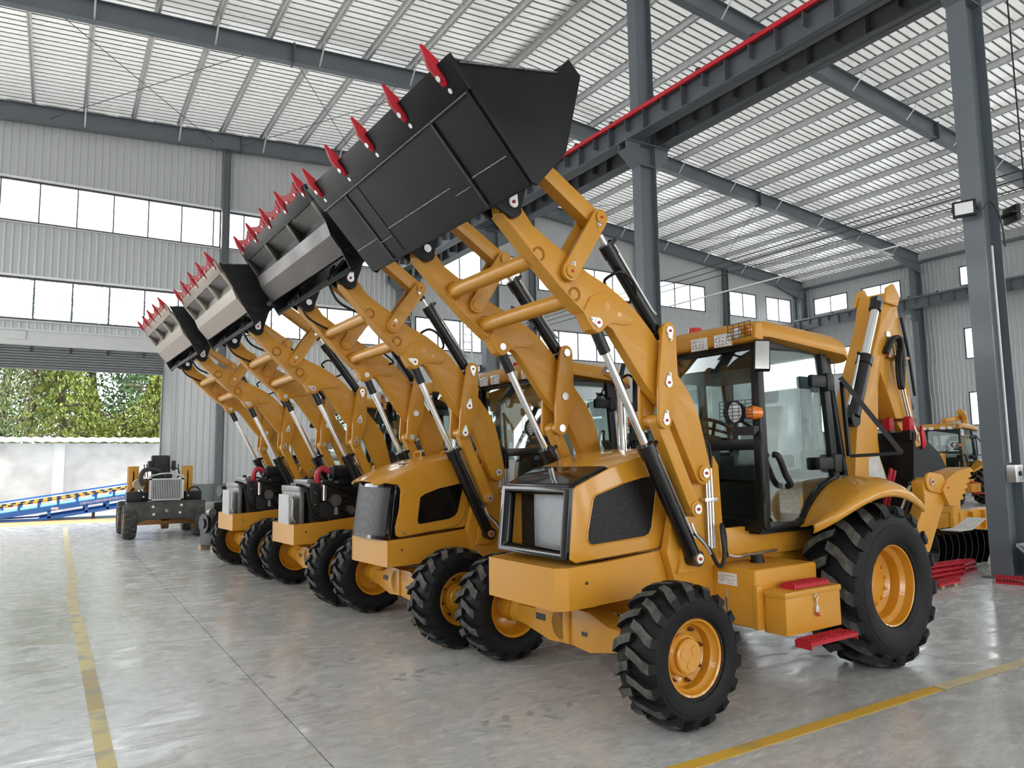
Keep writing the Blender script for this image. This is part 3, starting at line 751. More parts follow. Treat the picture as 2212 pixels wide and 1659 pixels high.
def cylinder(parent, name, p0, p1, v, rb, rr, frac, ext=0.10):
    """hydraulic cylinder from base pin p0 to rod pin p1 in the (u, z) plane at v"""
    a = Vector((p0[0], v, p0[1])); b = Vector((p1[0], v, p1[1])); d = (b - a).normalized(); q = a.lerp(b, frac)
    o = MB().tube(a + d * 0.04, q, rb, n=22).tube(q - d * 0.10, q, rb * 1.14, n=22)
    o.tube(a + Vector((0, -0.05, 0)), a + Vector((0, 0.05, 0)), rb * 1.05, n=20)
    cyl = o.build(name, 'cyl_black', parent, smooth=35)
    MB().tube(q - d * 0.01, b - d * ext, rr, n=18).build('piston_rod', 'chrome', cyl, smooth=35)
    MB().tube(b - d * ext * 1.9, b - d * 0.02, rr * 1.45, n=16).tube(b + Vector((0, -0.04, 0)), b + Vector((0, 0.04, 0)), rb * 0.85, n=18).build('rod_eye', 'cyl_black', cyl, smooth=35)
    n = d.cross(Vector((0, 1, 0))).normalized()
    if n.z < 0: n = -n
    f = a.lerp(b, frac - 0.02) + n * (rb + 0.012); g = a + d * 0.22 + n * (rb + 0.012)
    MB().path([f - n * 0.012, f + n * 0.015, f + n * 0.012 - d * 0.06, g + n * 0.008, g - d * 0.10 + n * 0.02], 0.011, n=8).build('steel_pipe', 'zinc', cyl, smooth=40)
    MB().tube(f - n * 0.02, f + n * 0.045, 0.016, n=8).box(tuple(f - Vector((0.018, 0.018, 0.012))), tuple(f + Vector((0.018, 0.018, 0.02)))).build('port_fitting', 'cyl_black', cyl, smooth=30)
    return cyl

ARM_TOP = [(-0.97, 3.49), (-0.93, 3.40), (-0.85, 3.30), (-0.70, 3.21), (-0.53, 3.12), (-0.37, 3.03), (-0.19, 2.96), (-0.08, 2.90), (0.03, 2.835), (0.12, 2.765), (0.23, 2.66), (0.34, 2.53), (0.47, 2.37), (0.60, 2.22), (0.67, 2.11), (0.71, 2.01), (0.81, 1.64)]
ARM_END = arc(0.725, 1.605, 0.088, 15, -155, 7)
ARM_LOW = [(0.42, 2.00), (0.385, 2.06), (0.34, 2.10), (0.28, 2.14), (0.14, 2.27), (-0.02, 2.47), (-0.16, 2.645), (-0.205, 2.665), (-0.24, 2.635), (-0.27, 2.61), (-0.31, 2.602), (-0.355, 2.625), (-0.39, 2.68), (-0.43, 2.74), (-0.51, 2.80), (-0.65, 2.91), (-0.85, 3.09), (-1.11, 3.33), (-1.12, 3.38), (-1.08, 3.45), (-1.02, 3.49)]
PLATE = [(-0.43, 2.745), (-0.36, 2.86), (-0.25, 2.905), (-0.12, 2.88), (-0.02, 2.82), (0.03, 2.745), (0.02, 2.70), (-0.03, 2.685), (-0.17, 2.685), (-0.205, 2.672), (-0.24, 2.64), (-0.27, 2.615), (-0.31, 2.606), (-0.352, 2.628), (-0.388, 2.68)]
PV = (0.719, 1.605)     # arm pivot
LIFT, LEVER, DOG = (-0.302, 2.676), (-0.565, 3.0), (-0.289, 3.426)
B2T, B2M, B2L = (0.335, 2.663), (0.305, 2.275), (0.266, 1.996)
LNK, LCB, BKP = (0.593, 1.34), (0.63, 0.97), (-1.03, 3.403)

def loader_front(t, arm_deg, bucket, stamped):
    ca, sa = math.cos(math.radians(arm_deg)), math.sin(math.radians(arm_deg))
    def R(p): return (PV[0] + (p[0] - PV[0]) * ca - (p[1] - PV[1]) * sa, PV[1] + (p[0] - PV[0]) * sa + (p[1] - PV[1]) * ca)
    def RP(ps): return [R(p) for p in ps]
    for s in (-1, 1):
        v = lambda a: s * a
        arm = MB().prism(RP(ARM_TOP + ARM_END + ARM_LOW), v(0.575), v(0.66)).build('loader_arm', 'yellow', t, bevel=0.006)
        MB().prism(RP(PLATE), v(0.66), v(0.672)).prism(RP(PLATE), v(0.563), v(0.575)).build('lift_plate', 'yellow', arm, bevel=0.004)
        # flange strip along the lower edge
        low = [(-1.10, 3.33), (-0.85, 3.09), (-0.65, 2.91), (-0.51, 2.80), (-0.43, 2.74)]
        fs = MB()
        for i in range(len(low) - 1):
            a, b = R(low[i]), R(low[i + 1]); fs.bar((a[0], v(0.6175), a[1]), (b[0], v(0.6175), b[1]), 0.13, 0.012)
        fs.build('edge_strip', 'yellow', arm, smooth=30)
        for c, rr in (((-0.80, 3.10), 0.045), ((-0.50, 2.86), 0.045)) if not stamped else (((-0.78, 3.12), 0.052), ((-0.48, 2.875), 0.052), ((-0.27, 2.80), 0.03), ((-0.11, 2.77), 0.03)):
            c = R(c)
            for f in (0.66, 0.565):
                MB().lathe([(rr + 0.006, 0), (rr + 0.004, 0.006), (rr - 0.006, 0.006), (rr - 0.008, 0.0)], (c[0], v(f) - 0.0 if s > 0 else v(f) - 0.006, c[1]), 'y', 24).build('weld_ring', 'yellow', arm, smooth=50)
        if not stamped:
            for c, rr in (((-0.21, 2.805), 0.028), ((-0.10, 2.755), 0.02)):
                c = R(c); MB().tube((c[0], v(0.672), c[1]), (c[0], v(0.674), c[1]), rr, n=18).build('hole_plug', 'cap_copper' if stamped else 'rim_yellow', arm)
        MB().tube((*[R(PV)[0]], v(0.555), R(PV)[1]), (R(PV)[0], v(0.685), R(PV)[1]), 0.062, n=22).build('pivot_boss', 'yellow', arm, smooth=30)
        pin(arm, R(PV), v(0.685), s, None, 0.036)
        pin(arm, R(LIFT), v(0.672), s, 160)
        if s > 0: pin(arm, R(LIFT), v(0.563), -s, None, 0.03, red=False)
        # tilt linkage: paired lever plates, link to the bucket, bell crank, lower link
        for f0, f1 in ((0.685, 0.715), (0.525, 0.555)):
            l = MB().prism(link_poly(R(LEVER), R(DOG), 0.066, 0.066), v(f0), v(f1)).build('tilt_lever', 'yellow', t, bevel=0.004)
            if f0 > 0.6:
                pin(l, R(LEVER), v(0.715), s, 70); pin(l, R(DOG), v(0.715), s, -110)
            else:
                pin(l, R(LEVER), v(0.525), -s, None, 0.034, red=False); pin(l, R(DOG), v(0.525), -s, None, 0.034, red=False)
            poly = [R(p) for p in arc(B2T[0], B2T[1], 0.068, 0, 180, 7) + [(0.215, 2.30), (0.212, 2.22)] + arc(B2L[0], B2L[1], 0.062, 180, 360, 7) + [(0.405, 2.25), (0.408, 2.33)]]
            b2 = MB().prism(poly, v(f0 + (0.02 if f0 > 0.6 else -0.02)), v(f1 + (0.02 if f0 > 0.6 else -0.02))).build('bell_crank', 'yellow', t, bevel=0.004)
            if f0 > 0.6:
                pin(b2, R(B2T), v(0.735), s, -85); pin(b2, R(B2M), v(0.735), s, 80); pin(b2, R(B2L), v(0.735), s, 85)
            else:
                for q in (B2T, B2M, B2L): pin(b2, R(q), v(0.505), -s, None, 0.034, red=False)
        for q in (LEVER, B2M, B2L, DOG, B2T):
            q = R(q); MB().tube((q[0], v(0.51), q[1]), (q[0], v(0.73), q[1]), 0.045, n=18).build('pivot_sleeve', 'yellow', arm, smooth=30)
        hook = R((-0.96, 3.84)); dg = R(DOG)
        lk = MB().prism(link_poly(hook, dg, 0.055, 0.062), v(0.565), v(0.675)).build('bucket_link', 'yellow', t, bevel=0.008)
        b2l = R(B2L)
        MB().prism(link_poly(b2l, LNK, 0.052, 0.052), v(0.60), v(0.69)).tube((LNK[0], v(0.585), LNK[1]), (LNK[0], v(0.705), LNK[1]), 0.058, n=20).build('leveling_link', 'yellow', t, bevel=0.004, smooth=32)
        pin(t.children[-1] if False else arm, LNK, v(0.705), s, None, 0.036)
        cylinder(t, 'tilt_cylinder', R(B2T), R(DOG), v(0.615), 0.050, 0.026, 0.80, 0.06)
        lc = cylinder(t, 'lift_cylinder', LCB, R(LIFT), v(0.615), 0.058, 0.030, 0.50, 0.12)
        pin(lc, LCB, v(0.615 + 0.055), s, None, 0.036)
        # tower
        tw = MB().prism([(0.42, 1.02), (0.50, 1.30), (0.60, 1.68), (0.66, 1.735), (0.98, 1.735), (1.03, 1.66), (1.06, 1.0), (0.9, 0.62), (0.55, 0.62)], v(0.475), v(0.545)).build('loader_tower', 'yellow', t, bevel=0.006)
        MB().prism(arc(LCB[0], LCB[1], 0.10, -20, 200, 10) + [(0.50, 0.86), (0.73, 0.86)], v(0.545), v(0.575)).build('cylinder_lug', 'yellow', tw, bevel=0.004)
        MB().tube((LCB[0], v(0.50), LCB[1]), (LCB[0], v(0.67), LCB[1]), 0.040, n=18).tube((LNK[0], v(0.53), LNK[1]), (LNK[0], v(0.70), LNK[1]), 0.036, n=18).build('pivot_pin', 'yellow', tw, smooth=30)
        # hydraulic lines on the tower
        for k in range(3):
            uu = 0.845 + 0.032 * k
            MB().path([(uu, v(0.575), 1.02), (uu, v(0.575), 1.40), (uu - 0.005, v(0.575), 1.66)], 0.010, n=8).build('steel_line', 'zinc', tw, smooth=40)
            MB().path([(uu - 0.005, v(0.575), 1.64), (uu - 0.01, v(0.58), 1.78), (uu - 0.05, v(0.57), 1.86), (uu - 0.12, v(0.50), 1.88), (uu - 0.16, v(0.40), 1.80)], 0.014, n=8).build('hose', 'hose', tw, smooth=40)
        MB().box((0.80, min(v(0.55), v(0.60)), 1.38), (0.95, max(v(0.55), v(0.60)), 1.41)).build('line_clamp', 'zinc', tw, bevel=0.003)
        MB().path([(0.60, v(0.66), 1.16), (0.66, v(0.68), 1.10), (0.74, v(0.69), 1.01), (0.80, v(0.69), 0.92), (0.86, v(0.68), 0.90), (0.90, v(0.68), 0.98), (0.905, v(0.66), 1.14), (0.94, v(0.63), 1.20), (0.98, v(0.62), 1.12), (0.985, v(0.62), 1.0), (1.02, v(0.60), 0.955)], 0.017, n=8).build('hose', 'hose', tw, smooth=40)
        MB().path([(0.55, v(0.68), 1.24), (0.58, v(0.69), 1.16), (0.66, v(0.70), 1.08), (0.72, v(0.70), 1.00)], 0.011, n=8).build('steel_line', 'zinc', tw, smooth=40)
        MB().path([(-0.12, v(0.56), 2.98), (-0.16, v(0.60), 3.02), (-0.10, v(0.70), 3.06), (0.02, v(0.70), 3.0), (0.10, v(0.62), 2.90), (0.02, v(0.55), 2.86)], 0.012, n=8).build('hose', 'hose', arm, smooth=40)
    for c in ((-0.765, 3.10), (-0.465, 2.85)):
        c = R(c)
        ct = MB().tube((c[0], -0.58, c[1]), (c[0], 0.58, c[1]), 0.060, n=24).build('cross_tube', 'yellow', t, smooth=40)
        for s in (-1, 1): MB().lathe([(0.075, -0.004), (0.066, 0.010), (0.06, 0.012)], (c[0], s * 0.572 - 0.003, c[1]), 'y', 24).build('weld_collar', 'yellow', ct, smooth=50)
    bucket(t, R, RP)

LIPD = Vector((-0.66, 0.75)).normalized()
def tooth(parent, R, lip, v, w=0.062, L=0.15, B=0.11):
    """pointed red bucket tooth bolted over the lip"""
    d = LIPD; n = Vector((-d.y, d.x))        # n points out of the floor toward the front
    if n.x > 0: n = -n
    def P(a, b): q = Vector(lip) + d * a + n * b; return R((q.x, q.y))
    o = MB()
    prof = [(L, 0.020, 0.2), (0.03, 0.050, 0.95), (-B + 0.03, 0.034, 1.0), (-B, 0.030, 0.7)]
    vs = []
    for a, b, k in prof:
        lo = -0.004 if a < 0.01 else -0.012
        if a == L: lo = 0.004
        for (vv, bb) in ((-w / 2 * k, lo), (w / 2 * k, lo), (w / 2 * k * 0.8, b), (-w / 2 * k * 0.8, b)):
            q = P(a, bb); vs.append((q[0], v + vv, q[1]))
    fs = []
    for i in range(3):
        for q in range(4): fs.append((i * 4 + q, i * 4 + (q + 1) % 4, i * 4 + 4 + (q + 1) % 4, i * 4 + 4 + q))
    fs += [(0, 1, 2, 3), (15, 14, 13, 12)]
    o.add(vs, fs)
    tt = o.build('bucket_tooth', 'tooth_red', parent, bevel=0.006, smooth=40)
    for a, rr in ((-0.055, 0.019), (-B - 0.035, 0.017)):
        q0, q1 = P(a, 0.0), P(a, 0.042 if a > -B else 0.016)
        MB().tube((q0[0], v, q0[1]), (q1[0], v, q1[1]), rr, n=10).build('tooth_bolt', 'zinc', tt, smooth=30)
    return tt

BACK = [(-1.19, 3.35), (-0.97, 3.585), (-0.84, 4.10), (-0.92, 4.19)]
def side_poly(lip): return [lip, (lip[0] + 0.05, lip[1] - 0.005), (-1.02, 4.08), (-0.92, 4.195), (-0.825, 4.11), (-0.955, 3.58), (-1.17, 3.335), (-1.21, 3.34)]
def bucket_common(t, R, RP, lip, m, W, floor_from, sp=None):
    th = 0.022
    pl = [floor_from] + BACK
    sh = MB()
    for i in range(len(pl) - 1):
        a = Vector(R(pl[i])); b = Vector(R(pl[i + 1])); sh.bar((a.x, 0, a.y), (b.x, 0, b.y), 2 * W, th)
    bk = sh.build('bucket', m, t, smooth=0)
    for s in (-1, 1):
        MB().prism(RP(sp or side_poly(lip)), s * W, s * (W + 0.022)).build('side_plate', m, bk, bevel=0.004)
        a, b = R((lip[0] + 0.06, lip[1] - 0.02)), R((-1.02, 4.075))
        MB().bar((a[0], s * (W + 0.026), a[1]), (b[0], s * (W + 0.026), b[1]), 0.012, 0.010).build('weld_seam', 'weld_bead', bk, smooth=0)
        for f in (0.69, 0.535):
            MB().prism(RP([(-0.90, 3.60), (-0.965, 3.37)] + arc(-1.03, 3.375, 0.075, -10, -120, 5) + [(-1.17, 3.36), (-1.21, 3.395), (-1.06, 3.62)]), s * (f - 0.015), s * (f + 0.015)).build('hinge_ear', m, bk, bevel=0.004)
        pin(bk, R(BKP), s * 0.705, s, 75, 0.034)
        if s > 0: pin(bk, R(BKP), s * 0.52, -s, None, 0.032, red=False)
        q = R(BKP); MB().tube((q[0], s * 0.52, q[1]), (q[0], s * 0.705, q[1]), 0.03, n=14).build('hinge_pin', 'zinc', bk)
        MB().prism(RP([(-0.99, 3.62), (-0.90, 3.98), (-0.98, 3.92), (-1.02, 3.84), (-0.96, 3.78)]), s * 0.55, s * 0.565).build('hook_lug', m, bk, smooth=0)
    return bk

def bucket_plain(t, R, RP):
    """one piece general purpose bucket with five teeth"""
    W = 1.16; lip = (-1.765, 3.955); m = 'bucket_black'
    bk = bucket_common(t, R, RP, lip, m, W, (-1.62, 3.81))
    d = Vector((-1.21, 3.345)) - Vector(lip); d.normalize(); n = Vector((d.y, -d.x))
    if n.x > 0: n = -n
    def P(a, b): q = Vector(lip) + d * a + n * b; return R((q.x, q.y))
    a, b = P(-0.01, 0.0), P(0.205, 0.0)
    MB().bar((a[0], 0, a[1]), (b[0], 0, b[1]), 2 * W + 0.06, 0.034).build('cutting_edge', m, bk, bevel=0.004)
    # floor skin, wear pads and weld seams
    a, b = P(0.20, 0.0), P(0.83, 0.0); MB().bar((a[0], 0, a[1]), (b[0], 0, b[1]), 2 * W, 0.024).build('floor_plate', m, bk, smooth=0)
    for s in (-1, 1):
        a, b = P(0.215, 0.014), P(0.80, 0.014); MB().bar((a[0], s * 0.60, a[1]), (b[0], s * 0.60, b[1]), 0.20, 0.004).build('wear_pad', m, bk, smooth=0)
        a, b = P(0.21, 0.020), P(0.82, 0.020); MB().bar((a[0], s * 0.715, a[1]), (b[0], s * 0.715, b[1]), 0.018, 0.012).build('weld_seam', 'weld_dark', bk, smooth=0)
        a = P(0.62, 0.015); MB().tube((a[0], s * 0.74, a[1]), (a[0], s * 1.13, a[1]), 0.006, n=6).build('weld_seam', 'weld_bead', bk, smooth=0)
        a = P(0.66, 0.026); MB().tube((a[0], s * 0.50, a[1]), (a[0], s * 0.69, a[1]), 0.005, n=6).build('weld_seam', 'weld_bead', bk, smooth=0)
    a = P(0.60, 0.015); MB().tube((a[0], -0.49, a[1]), (a[0], 0.49, a[1]), 0.006, n=6).build('weld_seam', 'weld_bead', bk, smooth=0)
    a = P(0.21, 0.018); MB().tube((a[0], -W, a[1]), (a[0], W, a[1]), 0.010, n=6).build('weld_seam', 'weld_dark', bk, smooth=0)
    for k in range(5): tooth(bk, R, P(0, 0) if False else lip, -1.04 + 0.52 * k)

def make_multi(m_edge, m_beam, m_pocket):
    m = 'bucket_black'
    def bucket_multi(t, R, RP):
        """clam bucket: pocketed front jaw, boxed lower beam, red edge segments between the teeth"""
        W = 1.13; lip = (-1.63, 4.035)
        bk = bucket_common(t, R, RP, lip, m, W, (-1.17, 3.40), [(-1.60, 4.02), (-1.0, 4.08), (-0.92, 4.195), (-0.825, 4.11), (-0.955, 3.58), (-1.17, 3.335), (-1.22, 3.40)])
        MB().prism(RP([(-1.645, 4.05), (-1.665, 4.03), (-1.575, 3.905), (-1.545, 3.925)]), -W - 0.02, W + 0.02).build('cutting_edge', m_edge, bk, bevel=0.003)
        jaw = MB().prism(RP([(-1.43, 3.765), (-1.445, 3.745), (-1.395, 3.635), (-1.262, 3.485), (-1.22, 3.50), (-1.16, 3.60), (-1.30, 3.78)]), -W - 0.01, W + 0.01).build('jaw_beam', m_beam, bk, smooth=0)
        MB().prism(RP([(-1.565, 3.925), (-1.415, 3.845), (-1.40, 3.86), (-1.545, 3.94)]), -W, W).build('pocket_roof', m_pocket, bk, smooth=0)
        MB().prism(RP([(-1.42, 3.85), (-1.43, 3.755), (-1.41, 3.75), (-1.40, 3.85)]), -W, W).build('pocket_back', m_beam, bk, smooth=0)
        for v in (-W + 0.01, -0.38, 0.38, W - 0.01):
            MB().prism(RP([(-1.575, 3.905), (-1.545, 3.94), (-1.40, 3.86), (-1.40, 3.76), (-1.44, 3.745)]), v - 0.03, v + 0.03).build('jaw_rib', m_beam, bk, bevel=0.003)
        for s in (-1, 1):
            MB().prism(RP([(-1.28, 3.52), (-1.02, 3.66), (-0.96, 3.60), (-1.02, 3.52), (-1.18, 3.46)]), s * (W + 0.03), s * (W + 0.055)).build('jaw_arm', m, bk, bevel=0.006)
            p = R((-1.03, 3.60)); MB().tube((p[0], s * (W + 0.05), p[1]), (p[0], s * (W + 0.075), p[1]), 0.03, n=14).build('jaw_pin', 'zinc', bk)
            MB().path([(*[R((-1.12, 3.56))[0]], s * 0.50, R((-1.12, 3.56))[1]), (R((-1.16, 3.42))[0], s * 0.47, R((-1.16, 3.42))[1]), (R((-1.05, 3.22))[0], s * 0.46, R((-1.05, 3.22))[1]), (R((-0.80, 3.12))[0], s * 0.48, R((-0.80, 3.12))[1])], 0.013, n=8).build('hose', 'hose', bk, smooth=40)
        for k in range(5): tooth(bk, R, (-1.645, 4.045), -1.06 + 0.53 * k)
        d = LIPD; n = Vector((-d.y, d.x)); n = -n if n.x > 0 else n
        for k in range(4):
            v0 = -1.06 + 0.53 * k + 0.06; v1 = v0 + 0.41; vm = (v0 + v1) / 2
            pts = [(v0, -0.10), (v0 + 0.03, -0.06), (v0 + 0.03, 0.03), (v0, 0.08), (vm - 0.05, 0.035), (vm + 0.05, 0.035), (v1, 0.08), (v1 - 0.03, 0.03), (v1 - 0.03, -0.06), (v1, -0.10), (v1 - 0.07, -0.035), (v0 + 0.07, -0.035)]
            vs = []
            for off in (0.010, 0.028):
                for vv, a in pts:
                    q = Vector((-1.645, 4.045)) + d * a + n * off; q = R((q.x, q.y)); vs.append((q[0], vv, q[1]))
            N_ = len(pts)
            sg = MB().add(vs, [tuple(range(N_)), tuple(range(2 * N_ - 1, N_ - 1, -1))] + [(i, (i + 1) % N_, N_ + (i + 1) % N_, N_ + i) for i in range(N_)]).build('edge_segment', 'tooth_red', bk, smooth=0)
            for vv in (v0 + 0.09, v1 - 0.09):
                q0 = Vector((-1.645, 4.045)) - d * 0.005 + n * 0.02; q1 = q0 + n * 0.02; a, b = R((q0.x, q0.y)), R((q1.x, q1.y))
                MB().tube((a[0], vv, a[1]), (b[0], vv, b[1]), 0.014, n=8).build('edge_bolt', 'zinc', sg, smooth=30)
    return bucket_multi

# ---------------------------------------------------------------- bodies
def hood_square(t):
    side = [(-0.375, 1.50), (-0.425, 1.03), (-0.36, 0.995), (0.43, 1.035), (0.80, 1.06), (0.80, 1.79), (0.62, 1.785), (0.34, 1.755), (0.15, 1.71), (-0.05, 1.65), (-0.36, 1.525)]
    hd = None
    for s in (-1, 1):
        o = MB().prism(side, s * 0.425, s * 0.445).build('hood_side', 'yellow_gloss', t, bevel=0.007, seg=3)
        vent = [(-0.175, 1.465), (-0.20, 1.44), (-0.258, 1.21), (-0.262, 1.15), (-0.245, 1.12), (-0.21, 1.11), (0.29, 1.138), (0.335, 1.155), (0.365, 1.20), (0.435, 1.53), (0.43, 1.575), (0.40, 1.59), (0.28, 1.582), (0.10, 1.545), (-0.02, 1.51)]
        MB().prism(vent, s * 0.445, s * 0.449).build('side_vent', 'vent_mesh', o, smooth=0)
        edge = MB()
        for i in range(len(vent)):
            a, b = vent[i], vent[(i + 1) % len(vent)]; edge.tube((a[0], s * 0.448, a[1]), (b[0], s * 0.448, b[1]), 0.006, n=6)
        edge.build('vent_trim', 'yellow_gloss', o, smooth=40)
        seam = [(-0.36, 1.0), (0.42, 1.043), (0.48, 1.07), (0.51, 1.12), (0.56, 1.33), (0.50, 1.60)]
        sm = MB()
        for i in range(len(seam) - 1):
            a, b = seam[i], seam[i + 1]; sm.tube((a[0], s * 0.4445, a[1]), (b[0], s * 0.4445, b[1]), 0.003, n=5)
        sm.build('panel_seam', 'engine_dark', o, smooth=0)
    top = [(-0.05, 1.65), (0.15, 1.71), (0.34, 1.755), (0.62, 1.785), (0.95, 1.79)]
    hood = MB()
    th = 0.02
    n = len(top)
    vs = []
    for dz, w in ((0.0, 0.43), (0.022, 0.36)):
        for p in top: vs.append((p[0], -w, p[1] + dz))
        for p in top: vs.append((p[0], w, p[1] + dz))
    fs = []
    for i in range(n - 1):
        fs += [(i, i + 1, 2 * n + i + 1, 2 * n + i), (2 * n + i, 2 * n + i + 1, 3 * n + i + 1, 3 * n + i), (n + i, n + i + 1, 3 * n + i + 1, 3 * n + i)]
    fs += [(0, 2 * n, 3 * n, n), (n - 1, 2 * n - 1, 4 * n - 1, 3 * n - 1)]
    hood.add(vs, fs).build('hood_top', 'yellow_gloss', t, bevel=0.0, smooth=40)
    # black front panel above the grille
    q = [(-0.385, 1.525, 0.43), (-0.02, 1.668, 0.425)]
    MB().add([(-0.385, -0.43, 1.52), (-0.385, 0.43, 1.52), (-0.03, 0.435, 1.655), (-0.03, -0.435, 1.655), (-0.375, -0.40, 1.548), (-0.375, 0.40, 1.548), (-0.06, 0.41, 1.672), (-0.06, -0.41, 1.672)],
             [(0, 1, 2, 3), (4, 7, 6, 5), (0, 4, 5, 1), (1, 5, 6, 2), (2, 6, 7, 3), (3, 7, 4, 0)]).build('front_panel', 'black_gloss', t, bevel=0.008, smooth=40)
    # grille frame: ring following the sloped front
    def fp(v, z, d): return (-0.375 - 0.05 * (1.50 - z) / 0.47 + d, v, z)
    out = [(-0.44, 1.02), (0.44, 1.02), (0.44, 1.53), (-0.44, 1.53)]; inn = [(-0.345, 1.085), (0.345, 1.085), (0.345, 1.465), (-0.345, 1.465)]
    mid = [(-0.375, 1.06), (0.375, 1.06), (0.375, 1.49), (-0.375, 1.49)]
    vs = [fp(*p, 0.03) for p in out] + [fp(*p, -0.035) for p in out] + [fp(*p, -0.035) for p in mid] + [fp(*p, 0.0) for p in inn] + [fp(*p, 0.05) for p in inn]
    fs = []
    for a in range(4):
        b = (a + 1) % 4
        for k in range(4): fs.append((k * 4 + a, k * 4 + b, k * 4 + 4 + b, k * 4 + 4 + a))
        fs.append((16 + a, 16 + b, b, a))
    gf = MB().add(vs, fs).build('grille_frame', 'black_gloss', t, bevel=0.012, seg=3, smooth=50)
    core = MB().box((-0.27, -0.36, 1.06), (-0.245, 0.18, 1.46)); core.box((-0.275, -0.36, 1.06), (-0.235, -0.345, 1.46)).box((-0.275, 0.17, 1.06), (-0.235, 0.18, 1.46))
    cr = core.build('radiator', 'alu_fin', t, smooth=0)
    fins = MB()
    for k in range(38): fins.box((-0.281, -0.345, 1.07 + k * 0.0102), (-0.27, 0.17, 1.0745 + k * 0.0102))
    fo = fins.build('fins', 'alu_fin', cr, smooth=0)
    MB().box((-0.23, -0.42, 1.0), (-0.10, 0.42, 1.50)).build('radiator_shroud', 'engine_dark', t, smooth=0)

def hood_round(t):
    side = [(-0.33, 1.50), (-0.30, 1.45), (-0.315, 1.26), (-0.36, 1.08), (-0.35, 1.0), (-0.30, 0.975), (0.07, 1.015), (0.40, 1.04), (0.80, 1.06), (0.80, 1.79), (0.55, 1.79), (0.28, 1.765), (0.02, 1.72), (-0.24, 1.64), (-0.46, 1.53), (-0.45, 1.515)]
    for s in (-1, 1):
        o = MB().prism(side, s * 0.435, s * 0.455).build('hood_side', 'yellow_gloss', t, bevel=0.007, seg=3)
        win = [(-0.085, 1.365), (-0.115, 1.135), (-0.105, 1.105), (-0.08, 1.10), (0.25, 1.135), (0.315, 1.165), (0.345, 1.20), (0.42, 1.485), (0.36, 1.49), (0.13, 1.45), (-0.03, 1.40)]
        MB().prism(win, s * 0.455, s * 0.459).build('side_window', 'black_gloss', o, smooth=0)
        seam = [(-0.32, 0.98), (0.07, 1.022), (0.29, 1.04), (0.38, 1.08), (0.43, 1.15), (0.47, 1.30), (0.45, 1.50)]
        sm = MB()
        for i in range(len(seam) - 1):
            a, b = seam[i], seam[i + 1]; sm.tube((a[0], s * 0.4545, a[1]), (b[0], s * 0.4545, b[1]), 0.003, n=5)
        sm.build('panel_seam', 'engine_dark', o, smooth=0)
        MB().tube((-0.27, s * 0.455, 1.02), (-0.27, s * 0.465, 1.02), 0.016, n=6).build('hood_bolt', 'zinc', o)
    # domed top with rounded nose
    top = [(-0.53, 1.515, 0.30), (-0.48, 1.535, 0.42), (-0.36, 1.59, 0.445), (-0.24, 1.64, 0.45), (0.02, 1.72, 0.45), (0.28, 1.765, 0.45), (0.55, 1.79, 0.45), (0.95, 1.80, 0.45)]
    rows = []
    for u, z, w in top:
        rows.append([(u - 0.02 * math.cos(a * PI / 2 / 4) if False else u, w * a / 4, z + 0.035 * (1 - (a / 4) ** 2) - (0.012 if abs(a) == 4 else 0)) for a in range(-4, 5)])
    vs = [p for r in rows for p in r]; fs = []
    for i in range(len(rows) - 1):
        for k in range(8): fs.append((i * 9 + k, i * 9 + k + 1, (i + 1) * 9 + k + 1, (i + 1) * 9 + k))
    hd = MB().add(vs, fs).build('hood_top', 'yellow_gloss', t, smooth=60, solid=0.015)
    for u in (0.10, 0.42):
        MB().path([(u, -0.10, 1.77), (u, -0.10, 1.81), (u + 0.01, -0.06, 1.835), (u + 0.01, 0.02, 1.835), (u, 0.06, 1.81), (u, 0.06, 1.77)], 0.010, n=8).build('lift_handle', 'yellow', hd, smooth=40)
    MB().prism_xy([(-0.20, -0.18), (-0.10, -0.21), (0.02, -0.21), (-0.06, -0.18)], 1.700, 1.712).build('hood_slot', 'engine_dark', hd, smooth=0)
    # wrap-round perforated grille
    def curve(v, z): return -0.36 - 0.10 * math.sqrt(max(0, 1 - (v / 0.44) ** 2)) - 0.075 * (1.5 - z) / 0.55
    def wrap(z0, z1, m, name, d=0.0):
        A = []; B = []
        for i in range(17):
            v = -0.42 + 0.84 * i / 16; A.append((curve(v, z0) + d, v, z0)); B.append((curve(v, z1) + d, v, z1))
        return MB().strip(A, B).build(name, m, t, smooth=60, solid=0.012)
    wrap(0.985, 1.50, 'front_mesh', 'mesh_grille')
    wrap(0.965, 1.0, 'black_gloss', 'grille_rail', -0.006); wrap(1.475, 1.51, 'black_gloss', 'grille_rail', -0.006)
    for s in (-1, 1): MB().bar((-0.39, s * 0.425, 0.97), (-0.33, s * 0.425, 1.50), 0.04, 0.05).build('grille_post', 'black_gloss', t, bevel=0.01)
    MB().box((-0.34, -0.32, 1.0), (-0.30, 0.10, 1.40)).build('radiator', 'alu_fin', t, smooth=0)
    MB().box((-0.24, -0.40, 1.0), (-0.12, 0.40, 1.48)).build('radiator_shroud', 'engine_dark', t, smooth=0)

